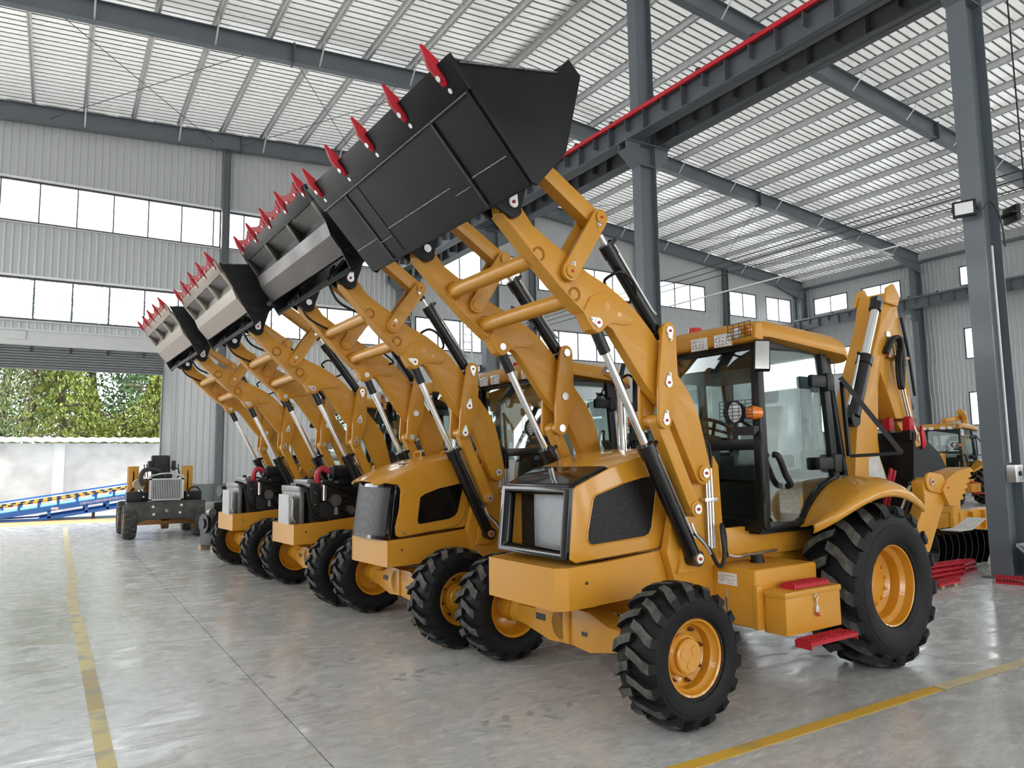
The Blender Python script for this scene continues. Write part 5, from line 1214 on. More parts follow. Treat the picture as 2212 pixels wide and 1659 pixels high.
def backhoe(t):
    fm = MB().box((2.90, -1.02, 0.62), (3.10, 1.02, 0.98)).box((3.0, -0.30, 0.60), (3.30, 0.30, 1.05)).build('rear_frame', 'yellow', t, bevel=0.012)
    sw = MB().prism([(3.25, 0.66), (3.45, 0.66), (3.62, 0.95), (3.70, 1.30), (3.62, 1.42), (3.45, 1.35), (3.30, 1.10)], -0.20, 0.20).build('swing_post', 'yellow', t, bevel=0.015)
    left = [(3.55, 1.22), (3.56, 1.50), (3.60, 1.72), (3.66, 2.02), (3.78, 2.32), (3.92, 2.60), (4.06, 2.86), (4.22, 3.16), (4.30, 3.40), (4.36, 3.54)]
    right = [(4.56, 3.58), (4.64, 3.48), (4.50, 3.16), (4.32, 2.82), (4.20, 2.72), (4.12, 2.50), (4.08, 2.20), (4.04, 1.90), (4.06, 1.70), (4.12, 1.58), (4.18, 1.44), (3.95, 1.30), (3.75, 1.16)]
    bm = MB().prism(left + right, -0.155, 0.155).build('boom', 'yellow', t, bevel=0.02, seg=2)
    MB().prism([(3.80, 1.46), (3.82, 1.70), (4.02, 1.72), (4.14, 1.46)], -0.16, -0.155).build('boom_plate', 'bag', bm, smooth=0)
    for q in ((4.42, 3.50), (4.36, 3.06), (3.60, 2.25)): pin(bm, q, -0.157, -1, -80, 0.04, red=False)
    MB().prism([(4.30, 3.42), (4.36, 3.60), (4.50, 3.66), (4.62, 3.52), (4.56, 3.40)], -0.19, -0.157).prism([(4.30, 3.42), (4.36, 3.60), (4.50, 3.66), (4.62, 3.52), (4.56, 3.40)], 0.157, 0.19).build('boom_head', 'yellow', bm, bevel=0.01)
    cylinder(t, 'boom_cylinder', (3.56, 2.10), (4.18, 3.42), -0.16, 0.075, 0.045, 0.52, 0.06)
    dp = MB().prism([(4.30, 2.98), (4.50, 3.52), (4.66, 3.50), (4.72, 3.10), (4.78, 2.70), (4.86, 2.10), (5.02, 1.86), (4.92, 1.78), (4.74, 1.84), (4.52, 2.06), (4.38, 2.36), (4.24, 2.62), (4.20, 2.80)], -0.12, 0.12).build('dipper', 'yellow', t, bevel=0.015)
    for z in (2.10,): MB().box((4.48, -0.19, z), (4.78, 0.19, z + 0.03)).build('line_bracket', 'cap_copper', dp, smooth=0)
    MB().box((4.30, -0.19, 2.80), (4.72, 0.19, 2.83)).build('line_bracket', 'cap_copper', dp, smooth=0)
    for k, vv in enumerate((-0.15, -0.18)):
        MB().path([(4.46, vv, 3.0), (4.52, vv, 2.7), (4.66, vv, 2.2), (4.78, vv, 1.95)], 0.010, n=6).build('steel_line', 'zinc', dp, smooth=40)
        MB().path([(4.24, vv - 0.02, 2.84), (4.34, vv - 0.05, 3.0), (4.46, vv - 0.06, 3.02), (4.50, vv - 0.06, 2.86), (4.44, vv - 0.07, 2.52), (4.40, vv - 0.08, 2.48), (4.42, vv - 0.06, 2.7), (4.52, vv - 0.04, 2.95)], 0.024, n=8).build('hose', 'hose', dp, smooth=40)
    cylinder(t, 'dipper_cylinder', (4.74, 3.36), (4.99, 2.28), 0.0, 0.05, 0.03, 0.35, 0.06)
    MB().path([(4.72, -0.13, 3.30), (4.80, -0.14, 2.9), (4.88, -0.14, 2.4)], 0.018, n=8).build('hose', 'hose', dp, smooth=40)
    bl = MB().prism(arc(4.88, 1.90, 0.09, 0, 180, 6) + [(4.72, 1.82), (4.80, 1.74), (4.92, 1.62), (5.04, 1.50), (5.14, 1.52), (5.12, 1.70), (5.04, 1.82)], -0.17, -0.14).build('bucket_link', 'yellow', t, bevel=0.006)
    pin(bl, (4.86, 1.91), -0.17, -1, None, 0.05, red=False)
    # digging bucket curled up against the dipper
    sp = [(4.32, 1.97), (4.36, 1.80), (4.62, 1.86), (4.84, 1.74), (4.98, 1.56), (4.96, 1.34), (4.78, 1.12), (4.50, 1.04), (4.34, 1.16), (4.27, 1.50)]
    bk = MB().prism([(4.32, 1.97), (4.27, 1.50), (4.34, 1.16), (4.50, 1.04), (4.78, 1.12), (4.96, 1.34), (4.98, 1.56), (4.94, 1.56), (4.92, 1.36), (4.76, 1.16), (4.51, 1.08), (4.38, 1.18), (4.31, 1.50), (4.36, 1.97)], -0.37, 0.37).build('digging_bucket', 'bucket_black', t, bevel=0.004)
    for s in (-1, 1):
        MB().prism(sp, s * 0.37, s * 0.385).build('side_plate', 'bucket_black', bk, smooth=0)
        MB().prism([(4.52, 1.96), (4.46, 2.04), (4.44, 1.96), (4.46, 1.78), (4.54, 1.84)], s * 0.385, s * 0.41).build('side_cutter', 'tooth_red', bk, bevel=0.004)
    for k in range(4):
        vv = -0.33 + 0.22 * k
        MB().prism([(4.28, 1.98), (4.29, 2.12), (4.33, 2.14), (4.38, 2.12), (4.39, 1.98)], vv - 0.04, vv + 0.04).build('bucket_tooth', 'tooth_red', bk, bevel=0.01)
        MB().prism([(4.27, 1.88), (4.28, 1.99), (4.39, 1.99), (4.38, 1.88)], vv - 0.045, vv + 0.045).build('tooth_adapter', 'bucket_black', bk, bevel=0.006)
    # stabiliser legs folded up
    for s in (-1, 1):
        lg = MB().prism([(2.93, 1.10), (3.05, 0.86), (3.12, 0.86), (3.34, 1.16), (3.44, 1.28), (3.40, 1.40), (3.20, 1.52), (3.08, 1.48), (3.10, 1.30)], s * 0.98, s * 1.09).build('stabilizer_leg', 'yellow', t, bevel=0.012)
        MB().prism(link_poly((3.18, 1.48), (3.34, 1.46), 0.085, 0.085), s * 1.09, s * 1.115).build('leg_plate', 'yellow', lg, bevel=0.004)
        pin(lg, (3.18, 1.48), s * 1.115, s, None, 0.03); pin(lg, (3.44, 1.42), s * 1.115, s, None, 0.03)
        ft = [(3.20, 1.57), (3.50, 1.51), (3.62, 1.57), (3.90, 1.58)]
        saw = []
        for k in range(6):
            u = 3.94 - 0.045 * k; z = 1.56 - 0.050 * k; saw += [(u, z), (u - 0.075, z - 0.012)]
        MB().prism([(3.34, 1.40), (3.44, 1.50), (3.60, 1.56), (3.88, 1.60)] + saw + [(3.64, 1.24), (3.44, 1.26)], s * 0.93, s * 1.13).build('stabilizer_foot', 'yellow', lg, smooth=0)
        cylinder(t, 'stabilizer_cylinder', (2.92, 0.92), (3.40, 1.45), s * 0.88, 0.065, 0.035, 0.90, 0.04)
        MB().bar((2.86, s * 0.80, 1.10), (3.10, s * 0.80, 1.60), 0.022, 0.022).bar((2.92, s * 0.80, 1.10), (3.16, s * 0.80, 1.58), 0.022, 0.022).build('leg_lock', 'step_red', t, smooth=0)

def exhaust(t, short):
    z1 = 2.42 if not short else 2.30
    MB().path([(0.62, 0.12, 1.70), (0.62, 0.12, 2.10), (0.61, 0.12, z1 - 0.12), (0.56, 0.13, z1), (0.46, 0.15, z1 + 0.05)], 0.042, n=14).build('exhaust_pipe', 'chrome', t, smooth=50)

def backhoe_loader(loc, deg, arm, hood, bucket, stamped, round_bumper, label, digger=False):
    t = empty('backhoe_loader', (loc[0], loc[1], 0.0), math.radians(deg)); tag(t, label, 'backhoe loader', 'backhoe loaders parked in a row')
    chassis(t, round_bumper)
    if hood == 'square': hood_square(t)
    elif hood == 'round': hood_round(t)
    else: engine_open(t)
    loader_front(t, arm, bucket, stamped)
    for s in (-1, 1): fender(t, s)
    cab(t); exhaust(t, hood == 'open')
    if digger: backhoe(t)
    else:
        if hood == 'round':
            MB().add([(0.80, -0.549, 1.44), (1.0, -0.549, 1.46), (1.02, -0.549, 1.74), (0.83, -0.549, 1.72), (0.80, -0.551, 1.44), (1.0, -0.551, 1.46), (1.02, -0.551, 1.74), (0.83, -0.551, 1.72)], [(0, 1, 2, 3), (7, 6, 5, 4), (0, 4, 5, 1), (1, 5, 6, 2), (2, 6, 7, 3), (3, 7, 4, 0)]).build('paper_sheet', 'paper', t, smooth=0)
        MB().box((2.90, -1.02, 0.62), (3.10, 1.02, 0.98)).build('rear_frame', 'yellow', t, bevel=0.012)
    return t
backhoe_loader((3.484, 4.70), 2.0, 0.0, 'square', bucket_plain, False, False, 'nearest yellow backhoe loader with square black grille and smooth black bucket', True)
backhoe_loader((3.25, 7.40), 1.8, -2.6, 'round', make_multi('bucket_black', 'jaw_steel_dark', 'jaw_pocket'), False, True, 'yellow backhoe loader with rounded mesh grille and dark window in the hood')
backhoe_loader((3.055, 10.02), 1.6, -0.6, 'open', make_multi('jaw_steel', 'jaw_steel', 'jaw_pocket'), True, True, 'hoodless yellow backhoe loader with bare engine behind the rounded grille one')
backhoe_loader((2.85, 12.79), 2.1, -0.6, 'open', make_multi('jaw_steel', 'jaw_steel', 'jaw_pocket'), True, True, 'farthest hoodless yellow backhoe loader at the end of the row')

# ================================================================ OTHER THINGS IN THE HALL
# ---- stripped chassis by the door, facing the camera
def old_chassis():
    t = empty('loader_chassis', (2.36, 19.92, 0), PI / 2); tag(t, 'stripped grey loader chassis with seat and radiator near the roller door', 'chassis')
    bp = MB().prism_yz([(-0.88, 0.87), (0.88, 0.87), (0.88, 0.36), (0.76, 0.30), (0.58, 0.40), (0.40, 0.46), (-0.40, 0.46), (-0.58, 0.40), (-0.76, 0.30), (-0.88, 0.36)], -0.06, 0.06).box((-0.06, -0.88, 0.84), (0.30, 0.88, 0.88)).build('counterweight', 'chassis_grey', t, bevel=0.012)
    for v, z in ((-0.33, 0.78), (0.30, 0.76), (-0.30, 0.60), (0.28, 0.58)): MB().tube((-0.06, v, z), (-0.064, v, z), 0.032, n=16).build('bolt_hole', 'white_sticker', bp)
    MB().tube((-0.06, 0.0, 0.66), (-0.075, 0.0, 0.66), 0.04, n=12).build('tow_socket', 'wood', bp)
    fr = MB().box((0.1, -0.36, 0.45), (2.6, 0.36, 0.82)).box((0.9, -0.62, 0.5), (1.7, 0.62, 0.8)).build('frame', 'chassis_grey', t, bevel=0.01)
    MB().lathe([(0, -0.1), (0.16, -0.08), (0.16, 0.08), (0, 0.1)], (0.25, 0, 0.36), 'y', 20).box((0.18, -0.75, 0.32), (0.32, 0.75, 0.44)).build('axle', 'cap_copper', t, smooth=35)
    for u in (0.25, 2.1):
        for s in (-1, 1): tyre(t, (u, s * 0.78, 0.42), 0.425, 0.30, 0.23, 18, 0.07, 0.12, 0.02, s, 'rubber_old', 'rim_yellow', 32, 6)
    rd = MB().box((0.10, -0.36, 0.90), (0.20, 0.36, 1.42)).build('radiator', 'engine_dark', t, smooth=0)
    for s in (-1, 1): MB().box((0.07, s * 0.36 - 0.03, 0.90), (0.16, s * 0.36 + 0.03, 1.44)).build('radiator_post', 'galv', rd, smooth=0)
    for z in (0.90, 1.40): MB().box((0.07, -0.39, z), (0.16, 0.39, z + 0.035)).build('radiator_rail', 'galv', rd, smooth=0)
    for k in range(17): MB().box((0.085, -0.31 + 0.0385 * k - 0.009, 0.93), (0.10, -0.31 + 0.0385 * k + 0.009, 1.40)).build('radiator_bar', 'galv', rd, smooth=0)
    MB().path([(0.1, 0.40, 1.42), (0.12, 0.34, 1.50), (0.12, 0.0, 1.56), (0.12, -0.34, 1.50), (0.1, -0.40, 1.42)], 0.018, n=8).build('guard_bar', 'galv', t, smooth=40)
    MB().box((0.22, -0.30, 0.88), (0.95, 0.30, 1.42)).build('engine', 'engine_dark', t, bevel=0.03)
    MB().path([(0.10, 0.52, 1.28), (0.05, 0.58, 1.45), (0.12, 0.52, 1.62), (0.30, 0.35, 1.66), (0.5, 0.15, 1.60), (0.6, 0.0, 1.45)], 0.055, n=10).build('intake_hose', 'rubber_old', t, smooth=40)
    MB().tube((0.15, 0.60, 1.30), (0.45, 0.60, 1.30), 0.13, n=18).build('air_cleaner', 'wood', t, smooth=35)
    for s in (-1, 1):
        p = MB().box((1.25, s * 0.64 - 0.12, 0.8), (1.33, s * 0.64 + 0.12, 1.74)).box((1.55, s * 0.64 - 0.12, 0.8), (1.63, s * 0.64 + 0.12, 1.74)).box((1.25, s * 0.64 - 0.02, 0.8), (1.63, s * 0.64 + 0.02, 1.62)).build('lift_tower', 'yellow', t, bevel=0.006)
    MB().box((0.30, -0.84, 0.88), (0.62, -0.46, 1.10)).build('battery', 'plastic_black', t, bevel=0.01)
    MB().box((0.20, 0.40, 0.88), (0.60, 0.86, 1.12)).build('battery', 'plastic_black', t, bevel=0.01)
    for s in (-1, 1): MB().path([(0.3, s * 0.80, 1.10), (0.3, s * 0.72, 1.20), (0.3, s * 0.58, 1.18), (0.3, s * 0.52, 1.06)], 0.018, n=8).build('cable', 'hose', t, smooth=40)
    se = MB().box((1.35, -0.28, 1.42), (1.75, 0.20, 1.54)).build('seat', 'seat_black', t, bevel=0.04, seg=3)
    MB().bar((1.75, -0.04, 1.52), (1.86, -0.04, 2.02), 0.46, 0.12).build('seat_back', 'seat_black', se, bevel=0.05, seg=3)
    for s in (-1, 1): MB().box((1.45, -0.04 + s * 0.29 - 0.04, 1.62), (1.78, -0.04 + s * 0.29 + 0.04, 1.88)).build('armrest', 'seat_black', se, bevel=0.03)
    MB().box((1.3, -0.4, 0.85), (1.8, 0.4, 1.42)).build('seat_stand', 'cap_copper', t, smooth=0)
    MB().path([(1.1, -0.25 + 0.16 * math.cos(a * PI / 8), 1.55 + 0.16 * math.sin(a * PI / 8)) for a in range(17)], 0.014, n=6, sub=2).build('steering_wheel', 'plastic_black', t, smooth=40)
    for k, vv in enumerate((0.32, 0.38, -0.42)): MB().tube((1.2, vv, 1.45), (1.2, vv + 0.03, 1.76), 0.012, n=6).lathe([(0, -0.02), (0.02, 0), (0, 0.02)], (1.2, vv + 0.03, 1.77), 'z', 8).build('lever', 'plastic_black', t, smooth=40)
    for s in (-1, 1): MB().tube((0.12, s * 0.5, 1.0), (0.9, s * 0.5, 1.05), 0.02, n=8).build('pipe', 'zinc', t)
old_chassis()

# ---- bare engine standing on the floor beside the last loader
def bare_engine(x, y, label, sc):
    t = empty('diesel_engine', (x, y, 0), 0.3); tag(t, label, 'engine', 'bare engines on the floor')
    MB().box((-0.30, -0.26, 0.10), (0.34, 0.26, 0.70)).box((-0.24, -0.2, 0.7), (0.30, 0.2, 0.98)).build('block', 'engine_dark', t, bevel=0.03)
    MB().box((-0.30, -0.32, 0.0), (0.34, -0.2, 0.10)).box((-0.30, 0.2, 0.0), (0.34, 0.32, 0.10)).build('skid', 'wood', t, smooth=0)
    MB().tube((-0.36, 0, 0.55), (-0.30, 0, 0.55), 0.20, n=22).tube((-0.39, 0, 0.55), (-0.36, 0, 0.55), 0.10, n=18).build('flywheel', 'engine_dark', t, smooth=35)
    MB().tube((-0.14, -0.2, 1.20), (0.10, -0.2, 1.20), 0.12, n=18).tube((-0.02, -0.2, 0.95), (-0.02, -0.2, 1.12), 0.05, n=12).build('air_cleaner', 'plastic_black', t, smooth=35)
    MB().lathe([(0, 0.10), (0.11, 0.06), (0.13, 0.0), (0.05, -0.06), (0.05, -0.24)], (0.20, 0.12, 1.24), 'z', 18).build('intake_cap', 'plastic_black', t, smooth=40)
    MB().tube((-0.33, -0.2, 0.78), (-0.33, -0.32, 0.78), 0.08, n=16).build('alternator', 'engine_alu', t, smooth=35)
    MB().box((-0.10, -0.30, 0.74), (0.06, -0.27, 0.94)).build('filter_label', 'stripe_yellow', t, smooth=0)
    MB().tube((0.2, -0.32, 0.60), (0.2, -0.32, 0.82), 0.05, n=14).build('fuel_filter', 'engine_alu', t, smooth=35)
    for p in ([(-0.3, -0.3, 0.9), (-0.1, -0.36, 0.8), (0.1, -0.36, 0.6), (0.3, -0.3, 0.5)], [(-0.3, -0.28, 0.5), (0.0, -0.36, 0.45), (0.3, -0.3, 0.3)], [(0.0, -0.2, 1.0), (0.15, -0.3, 0.95), (0.28, -0.25, 0.8)]):
        MB().path(p, 0.022, n=8).build('hose', 'hose', t, smooth=40)
bare_engine(2.98, 16.45, 'bare dark diesel engine standing beside the front of the farthest loader', 1)
bg = MB().lathe([(0, 0.16), (0.12, 0.15), (0.22, 0.08), (0.24, 0.0)], (3.55, 17.6, 0), 'z', 14).build('plastic_sack', 'bag', smooth=60)
tag(bg, 'crumpled pale plastic sack on the floor behind the bare engine', 'sack')

# ---- red step treads stacked on the floor
def tread(x, y, z, rz, L, label, n=8):
    t = empty('step_tread', (x, y, z), rz); tag(t, label, 'step tread', 'loose red step treads')
    w = 0.13; o = MB().box((-L / 2, -w / 2, 0.0), (L / 2, w / 2, 0.025)); o.build('plate', 'step_red', t, smooth=0)
    o = MB()
    for j in range(3):
        u = -L / 2 + 0.015
        while u < L / 2 - 0.02:
            o.box((u, -w / 2 + 0.012 + j * 0.042, 0.025), (u + 0.02, -w / 2 + 0.034 + j * 0.042, 0.042)); u += 0.04
    o.build('grip_teeth', 'step_red', t, smooth=0)['kind'] = 'stuff'
    for s in (-1, 1): MB().box((s * L / 2 - 0.006, -w / 2, 0), (s * L / 2 + 0.006, w / 2, 0.05)).build('end_flange', 'step_red', t, smooth=0)
for k in range(4):
    tread(10.62 + 0.03 * (k % 2), 5.80, 0.062 * k, 0.06 - 0.03 * k, 0.95, 'red step tread, ' + ('lowest', 'second from the bottom', 'third from the bottom', 'topmost')[k] + ' of the front stack beside the black plates')
for k in range(3):
    tread(11.42, 5.92, 0.062 * k, 0.1 + 0.04 * k, 0.60, 'red step tread, ' + ('lowest', 'middle', 'topmost')[k] + ' of the short stack beside the near crane column')
tread(10.05, 5.46, 0.03, 0.10, 0.62, 'single red step tread lying in front of the stack')
for k in range(2):
    tread(10.96, 4.85, 0.062 * k, -1.35, 0.75, 'red step tread, ' + ('lower', 'upper')[k] + ' of the pair at the foot of the near crane column')
tag(MB().box((9.85, 5.40, 0), (9.92, 5.52, 0.028)).box((10.2, 5.42, 0), (10.27, 5.54, 0.028)).build('wood_batten', 'wood', smooth=0), 'short wooden battens under the single red step tread', 'batten')

# ---- nested black plates standing in a row
for k in range(9):
    x = 11.35 + 0.19 * k
    A = []; 
    for i in range(7):
        a = i / 6.0; A.append((x + 0.10 * math.sin(a * PI) + 0.10 * a, 0.0 + 0.50 * a))
    B = [(p[0] + 0.012, p[1]) for p in A[::-1]]
    o = MB().prism(A + B, 6.30, 6.95).build('curved_plate', 'black_gloss', smooth=40)
    pos = ['first', 'second', 'third', 'fourth', 'fifth', 'sixth', 'seventh', 'eighth', 'ninth'][k]
    tag(o, 'curved black steel plate, %s from the rear tyre in the standing row' % pos, 'plate', 'black plates standing in a row')
sh = MB().prism([(12.3, 0.505), (12.7, 0.51), (13.15, 0.66), (13.16, 0.675), (12.7, 0.525), (12.3, 0.52)], 6.40, 6.70).build('sheet_metal', 'bag', smooth=0)
tag(sh, 'wrinkled bare sheet lying on top of the black plates', 'sheet')

# ---- yellow weldments waiting behind
def weldment(x, y, z, rz, kind, label):
    t = empty('steel_weldment', (x, y, z), rz); tag(t, label, 'weldment', 'yellow weldments on the floor')
    if kind == 0:
        MB().box((-0.5, -0.2, 0.0), (0.5, 0.2, 0.03)).build('base_plate', 'yellow', t, bevel=0.004)
        for s in (-1, 1): MB().prism([(-0.48, 0.03), (-0.40, 0.40), (-0.20, 0.48), (0.0, 0.30), (0.25, 0.34), (0.45, 0.03)], s * 0.16 - 0.012, s * 0.16 + 0.012).build('side_lug', 'yellow', t, bevel=0.004)
        MB().tube((-0.28, -0.2, 0.36), (-0.28, 0.2, 0.36), 0.05, n=16).build('bushing', 'yellow', t, smooth=35)
    elif kind == 1:
        MB().box((-0.9, -0.12, 0.0), (0.9, 0.12, 0.02)).box((-0.9, -0.12, 0.36), (0.9, 0.12, 0.38)).box((-0.9, -0.12, 0.02), (0.9, -0.10, 0.36)).build('channel', 'yellow', t, smooth=0)
        for u in (-0.7, -0.2, 0.3, 0.7): MB().prism([(u, 0.02), (u + 0.10, 0.36), (u + 0.02, 0.36)], -0.20, -0.12).build('gusset', 'yellow', t, smooth=0)
        MB().box((-0.9, -0.18, 0.0), (-0.6, 0.14, 0.62)).build('end_box', 'yellow', t, bevel=0.01)
    else:
        MB().prism([(-0.1, 0), (0.14, 0), (0.20, 0.6), (0.10, 0.95), (-0.02, 0.98), (-0.06, 0.5)], -0.12, 0.12).build('post', 'yellow', t, bevel=0.01)
        for z_ in (0.55, 0.85): MB().tube((0.08, -0.16, z_), (0.08, 0.16, z_), 0.055, n=16).build('bushing', 'yellow', t, smooth=35)
WELD = [(12.75, 7.5, 0.40, 0.2, 0, 'low yellow lugged bracket weldment left of the long yellow channel'), (14.9, 7.6, 0.30, 0.05, 1, 'long yellow channel weldment with gussets behind the near crane column'),
        (13.85, 8.6, 0.45, 0.0, 2, 'upright yellow post weldment behind the stabilizer foot'), (12.1, 8.5, 0.35, -0.3, 0, 'yellow bracket weldment hidden low behind the rear tyre'),
        (15.6, 9.0, 0.60, 0.0, 0, 'yellow bracket weldment propped behind the long channel'), (14.4, 10.2, 0.30, 0.1, 1, 'yellow channel weldment farthest behind the stabilizer')]
PAL = ['low lugged bracket', 'long gusseted channel', 'upright post weldment', 'hidden low bracket', 'propped bracket', 'farthest yellow channel']
for k, w in enumerate(WELD):
    weldment(*w)
    x, y, h = w[0], w[1], w[2]
    t = empty('timber_pallet', (x, y, 0), w[3]); tag(t, 'timber pallet stack under the ' + PAL[k], 'pallet', 'timber pallets')
    L = 0.95 if w[4] == 1 else 0.52
    for i in range(5): MB().box((-L, -0.30 + 0.15 * i - 0.05, h - 0.022), (L, -0.30 + 0.15 * i + 0.05, h - 0.002)).build('board', 'wood', t, smooth=0)
    for i in range(3): MB().box((-L + (2 * L - 0.1) * i / 2, -0.34, 0), (-L + (2 * L - 0.1) * i / 2 + 0.1, 0.34, h - 0.022)).build('bearer', 'wood', t, smooth=0)

# ---- faint tread prints left on the floor
def tracks(x0, x1, y, w, label):
    o = MB(); rnd = random.Random(int(x0 * 100 + y * 10)); x = x0
    while x < x1:
        for sd in (-1, 1):
            if rnd.random() < 0.22: continue
            a = x + (0.08 if sd > 0 else 0.0) + rnd.uniform(-0.01, 0.01); k = rnd.uniform(0.5, 1.0)
            p = [(a, y + sd * 0.015), (a + 0.05, y + sd * 0.015), (a + 0.10, y + sd * w * 0.5 * k), (a + 0.05, y + sd * w * 0.5 * k)]
            o.prism_xy(p, 0.0002, 0.0012)
        x += 0.17
    tag(o.build('tyre_print', 'tyre_print', smooth=0), label, 'tyre mark', kind='stuff')
tracks(1.5, 3.0, 5.72, 0.30, 'faint tyre prints on the floor ahead of the far front wheel of the nearest loader')
tracks(2.35, 3.1, 4.35, 0.30, 'faint tyre prints between the front wheels of the nearest loader')
tracks(1.0, 2.75, 6.42, 0.30, 'faint tyre prints on the floor ahead of the near front wheel of the rounded grille loader')
tracks(1.2, 2.5, 9.0, 0.30, 'faint tyre prints ahead of the nearer hoodless loader')

# ---- black bucket shell resting at the right edge
t = empty('spare_bucket', (0, 0, 0)); tag(t, 'glossy black spare bucket cut off by the right edge of the picture', 'bucket')
MB().add([(11.02, 5.02, 0.52), (12.3, 4.45, 0.66), (12.4, 4.35, 0.10), (11.45, 4.80, 0.06), (11.06, 5.06, 0.50), (12.35, 4.51, 0.64), (12.45, 4.41, 0.08), (11.50, 4.86, 0.04)], [(0, 1, 2, 3), (7, 6, 5, 4), (0, 4, 5, 1), (1, 5, 6, 2), (2, 6, 7, 3), (3, 7, 4, 0)]).build('face_plate', 'black_gloss', t, smooth=0)
MB().bar((11.02, 5.015, 0.50), (11.45, 4.795, 0.06), 0.02, 0.03).build('weld_edge', 'weld_bead', t, smooth=0)
MB().prism_xy([(11.4, 4.80), (12.5, 4.4), (12.5, 4.1), (11.6, 4.45)], 0.0, 0.06).build('floor_plate', 'black_gloss', t, smooth=0)

# ---- another loader far behind on the right
bl = empty('wheel_loader', (25.9, 14.6, 0), 0.03); tag(bl, 'yellow loader with glazed cab parked far behind the near crane column', 'loader')
chassis(bl, True); hood_round(bl); cab(bl)
for s in (-1, 1): fender(bl, s)
exhaust(bl, True)
MB().path([(2.9, 0, 1.0), (3.2, 0, 2.2), (3.3, 0, 3.1), (3.0, 0, 3.35)], 0.12, n=8).build('boom', 'yellow', bl, smooth=30)
MB().bar((2.2, 0.2, 3.0), (3.4, 0.2, 3.15), 0.2, 0.18).build('dipper', 'yellow', bl, bevel=0.02)

# ================================================================ OUTSIDE
# ---- boundary wall
bw = MB().box((-16, 34.0, -0.03), (30, 34.24, 2.70)).build('boundary_wall', 'render_wall', smooth=0)
tag(bw, 'stained pale rendered boundary wall across the yard', 'wall', kind='structure')
for k in range(-3, 6): MB().box((0.12 + 5.2 * k - 0.19, 33.93, -0.03), (0.12 + 5.2 * k + 0.19, 34.0, 2.70)).build('wall_post', 'wall_post', bw, smooth=0)
wv = []; 
n = 240
top = []; 
for i in range(n + 1):
    x = -16 + 46 * i / n; top.append((x, 2.80 + 0.022 * math.sin(i * PI / 1.0 + 0.5 * PI)))
vs = [(x, 33.72, z - 0.06) for x, z in top] + [(x, 34.5, z + 0.14) for x, z in top]
MB().add(vs, [(i, i + 1, n + 2 + i, n + 1 + i) for i in range(n)]).build('coping_sheet', 'coping', bw, smooth=0, solid=0.012)

# ---- blue loading ramp
rp = empty('loading_ramp', (0, 0, 0)); tag(rp, 'blue mobile loading ramp with black and yellow striped kerb outside the door', 'ramp')
def rz_(x, b): return b + 0.140 * (x - 0.88)
X0, X1 = -3.0, 4.6
for y0 in (29.45, 31.35):
    MB().bar((X0, y0, rz_(X0, 0.51)), (X1, y0, rz_(X1, 0.51)), 0.06, 0.165).build('girder', 'ramp_blue', rp, smooth=0)
    MB().bar((-0.4, y0, rz_(-0.4, 0.21)), (X1, y0, rz_(X1, 0.20)), 0.06, 0.10).bar((-3.0, y0, -0.02), (-0.4, y0, rz_(-0.4, 0.21)), 0.05, 0.06).build('lower_chord', 'ramp_blue', rp, smooth=0)
    for x in (-0.1, 0.98, 1.62, 2.5, 3.4, 4.2):
        MB().bar((x, y0, rz_(x, 0.20)), (x, y0, rz_(x, 0.45)), 0.06, 0.10, (0, 1, 0)).build('web_post', 'ramp_blue', rp, smooth=0)
    for k in range(14):
        x = -2.6 + 0.55 * k
        MB().bar((x, y0, rz_(x, 0.58)), (x, y0, rz_(x, 0.80)), 0.05, 0.08).build('kerb_post', 'ramp_blue', rp, smooth=0)
    for k in range(56):
        x = X0 + 0.135 * k
        MB().bar((x, y0 - 0.01, rz_(x, 0.80)), (x + 0.135, y0 - 0.01, rz_(x + 0.135, 0.80)), 0.07, 0.055).build('kerb_stripe', 'stripe_black' if k % 2 else 'stripe_yellow', rp, smooth=0)
MB().bar((X0, 31.45, rz_(X0, 0.905)), (X1, 31.45, rz_(X1, 0.905)), 0.05, 0.05).build('hand_rail', 'ramp_blue', rp, smooth=0)
MB().bar((X0, 30.4, rz_(X0, 0.60)), (X1, 30.4, rz_(X1, 0.60)), 1.86, 0.04).build('deck', 'ramp_deck', rp, smooth=0)
for x in (-2.4, -0.2, 1.2): MB().bar((x, 29.5, -0.03), (x, 29.5, rz_(x, 0.2) if x > -1 else 0.12), 0.08, 0.10).build('leg', 'stripe_black', rp, smooth=0)
ang = math.atan(0.140)
text_mesh('lettering', '济南鸿业升降机械制造有限公司', 0.098, 'letter_white', rp, Matrix.Translation((1.45, 29.415, rz_(1.45, 0.515))) @ Matrix.Rotation(-ang, 4, 'Y') @ Matrix.Rotation(PI / 2, 4, 'X'), 0.001)
MB().box((-0.05, 29.40, 0.34), (0.16, 29.415, 0.42)).build('warning_plate', 'white_sticker', rp, smooth=0)

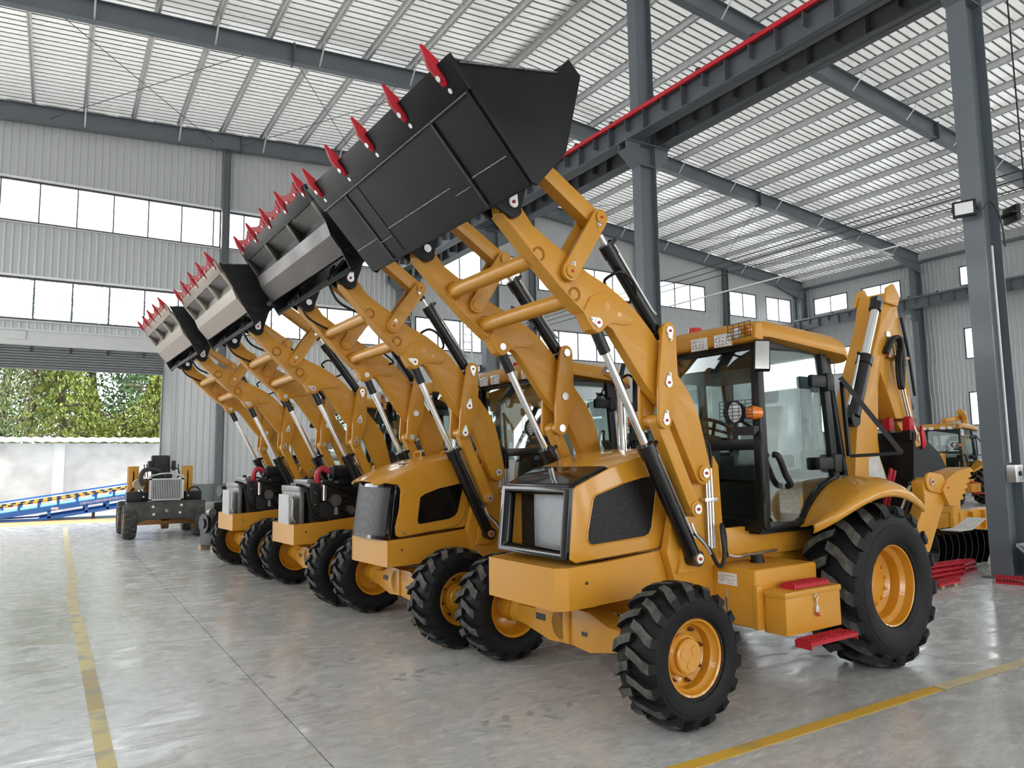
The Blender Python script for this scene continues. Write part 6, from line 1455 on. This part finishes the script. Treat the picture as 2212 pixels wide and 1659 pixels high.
# ---- trees beyond the wall
def leaf_mesh(pts, size, rnd, droop=0.0):
    vs = []; fs = []
    for p in pts:
        n = Vector((rnd.gauss(0, 1), rnd.gauss(0, 1), rnd.gauss(0, 1) + 0.4)).normalized(); a = n.orthogonal().normalized()
        a = Matrix.Rotation(rnd.uniform(0, 2 * PI), 3, n) @ a; b = n.cross(a); s = size * rnd.uniform(0.6, 1.3)
        if droop: a = (a + Vector((0, 0, -droop))).normalized()
        o = len(vs); vs += [p + a * s, p + b * s * 0.42, p - a * s * 0.7, p - b * s * 0.42]; fs.append((o, o + 1, o + 2, o + 3))
    return vs, fs
def tree(x, y, h, r, m, seed, label, kind='round', n=2200, size=0.16, base=0.25):
    rnd = random.Random(seed); t = empty('tree', (x, y, -0.03)); tag(t, label, 'tree', 'trees behind the boundary wall')
    o = MB().path([(0, 0, 0), (rnd.uniform(-.1, .1), rnd.uniform(-.1, .1), h * 0.35), (rnd.uniform(-.2, .2), 0, h * 0.7), (0, 0, h * 0.95)], 0.05 + 0.012 * h, n=8, sub=3)
    for k in range(12):
        z = h * rnd.uniform(base, 0.9); a = rnd.uniform(0, 2 * PI); l = r * rnd.uniform(0.5, 0.95)
        dz = l * (0.5 if kind == 'round' else 0.05)
        o.path([(0, 0, z), (l * 0.5 * math.cos(a), l * 0.5 * math.sin(a), z + dz * 0.6), (l * math.cos(a), l * math.sin(a), z + dz)], 0.03, n=5, sub=2)
    o.build('trunk', 'bark', t, smooth=50)
    pts = []
    if kind == 'round':
        cl = [(rnd.uniform(-1, 1), rnd.uniform(-1, 1), rnd.uniform(base, 0.98)) for _ in range(26)]
        while len(pts) < n:
            c = rnd.choice(cl); w = math.sin(min(1, (c[2] - base) / (1 - base) * 0.9 + 0.1) * PI) ** 0.5
            q = Vector((c[0] * r * 0.75 * w, c[1] * r * 0.75 * w, c[2] * h)) + Vector((rnd.gauss(0, .22), rnd.gauss(0, .22), rnd.gauss(0, .20))) * r
            pts.append(q)
        vs, fs = leaf_mesh(pts, size, rnd)
    else:
        lay = 11
        while len(pts) < n:
            k = rnd.randrange(lay); f = k / (lay - 1); z = h * (base + (1 - base) * f); rr = r * (1 - f) ** 0.8 + 0.15
            a = (rnd.randrange(7) + 0.4 * k) * 2 * PI / 7 + rnd.gauss(0, 0.16); q = rnd.uniform(0.1, 1) ** 0.7
            pts.append(Vector((rr * q * math.cos(a), rr * q * math.sin(a), z + 0.35 * q - 0.75 * q * q + rnd.gauss(0, 0.07))))
        vs, fs = leaf_mesh(pts, size, rnd, 1.2)
    MB().add(vs, fs).build('crown', m, t, smooth=0)['kind'] = 'stuff'
tree(-1.0, 37.2, 7.4, 2.2, 'leaf_pale', 1, 'sparse pale tree at the left with a bare slim trunk', 'layer', 4200, 0.10, 0.40)
tree(0.2, 37.0, 7.8, 1.9, 'leaf_lime', 2, 'lime layered conifer with dark trunk left of the door centre', 'layer', 6000, 0.11, 0.36)
tree(1.25, 38.4, 5.6, 1.4, 'leaf_lime', 3, 'small lime conifer in the middle of the door opening', 'layer', 4200, 0.10, 0.30)
tree(3.9, 37.2, 6.3, 1.7, 'leaf_lime', 4, 'lime layered conifer beside the right door jamb', 'layer', 6400, 0.11, 0.30)
tree(2.5, 37.0, 4.2, 1.3, 'leaf_lime', 5, 'low lime shrub like tree above the wall near the jamb', 'round', 3600, 0.09, 0.5)
tree(-4.5, 38.0, 7.5, 2.2, 'leaf_lime', 6, 'lime tree hidden left of the door opening', 'layer', 3000, 0.12, 0.3)
lab = ['tall dark green tree at far left behind the lime conifers', 'tall dark leafy tree behind the sparse pale one', 'big dark green tree filling the middle of the door view', 'big leafy green tree behind the right door jamb', 'dark green tree seen in the lower windows behind the buckets', 'green tree seen behind the wind column windows', 'green tree seen between the loader arms', 'green tree seen right of the crane column windows', 'green tree seen in the windows behind the second cab', 'green tree farthest right behind the far wall windows']
for k, x in enumerate((-6.0, -2.2, 1.6, 5.4, 9.2, 13.0, 16.8, 20.6, 25.0, 30.0)):
    tree(x, 42.5 + (k % 3) * 1.2, 10.2 + (k * 37 % 5) * 0.35, 3.0, ('leaf_dark', 'leaf_mid')[k % 2], 20 + k, lab[k], 'round', 9000 if k < 4 else 4500, 0.15, 0.16)

# paper sheet clipped to the tower of the second loader
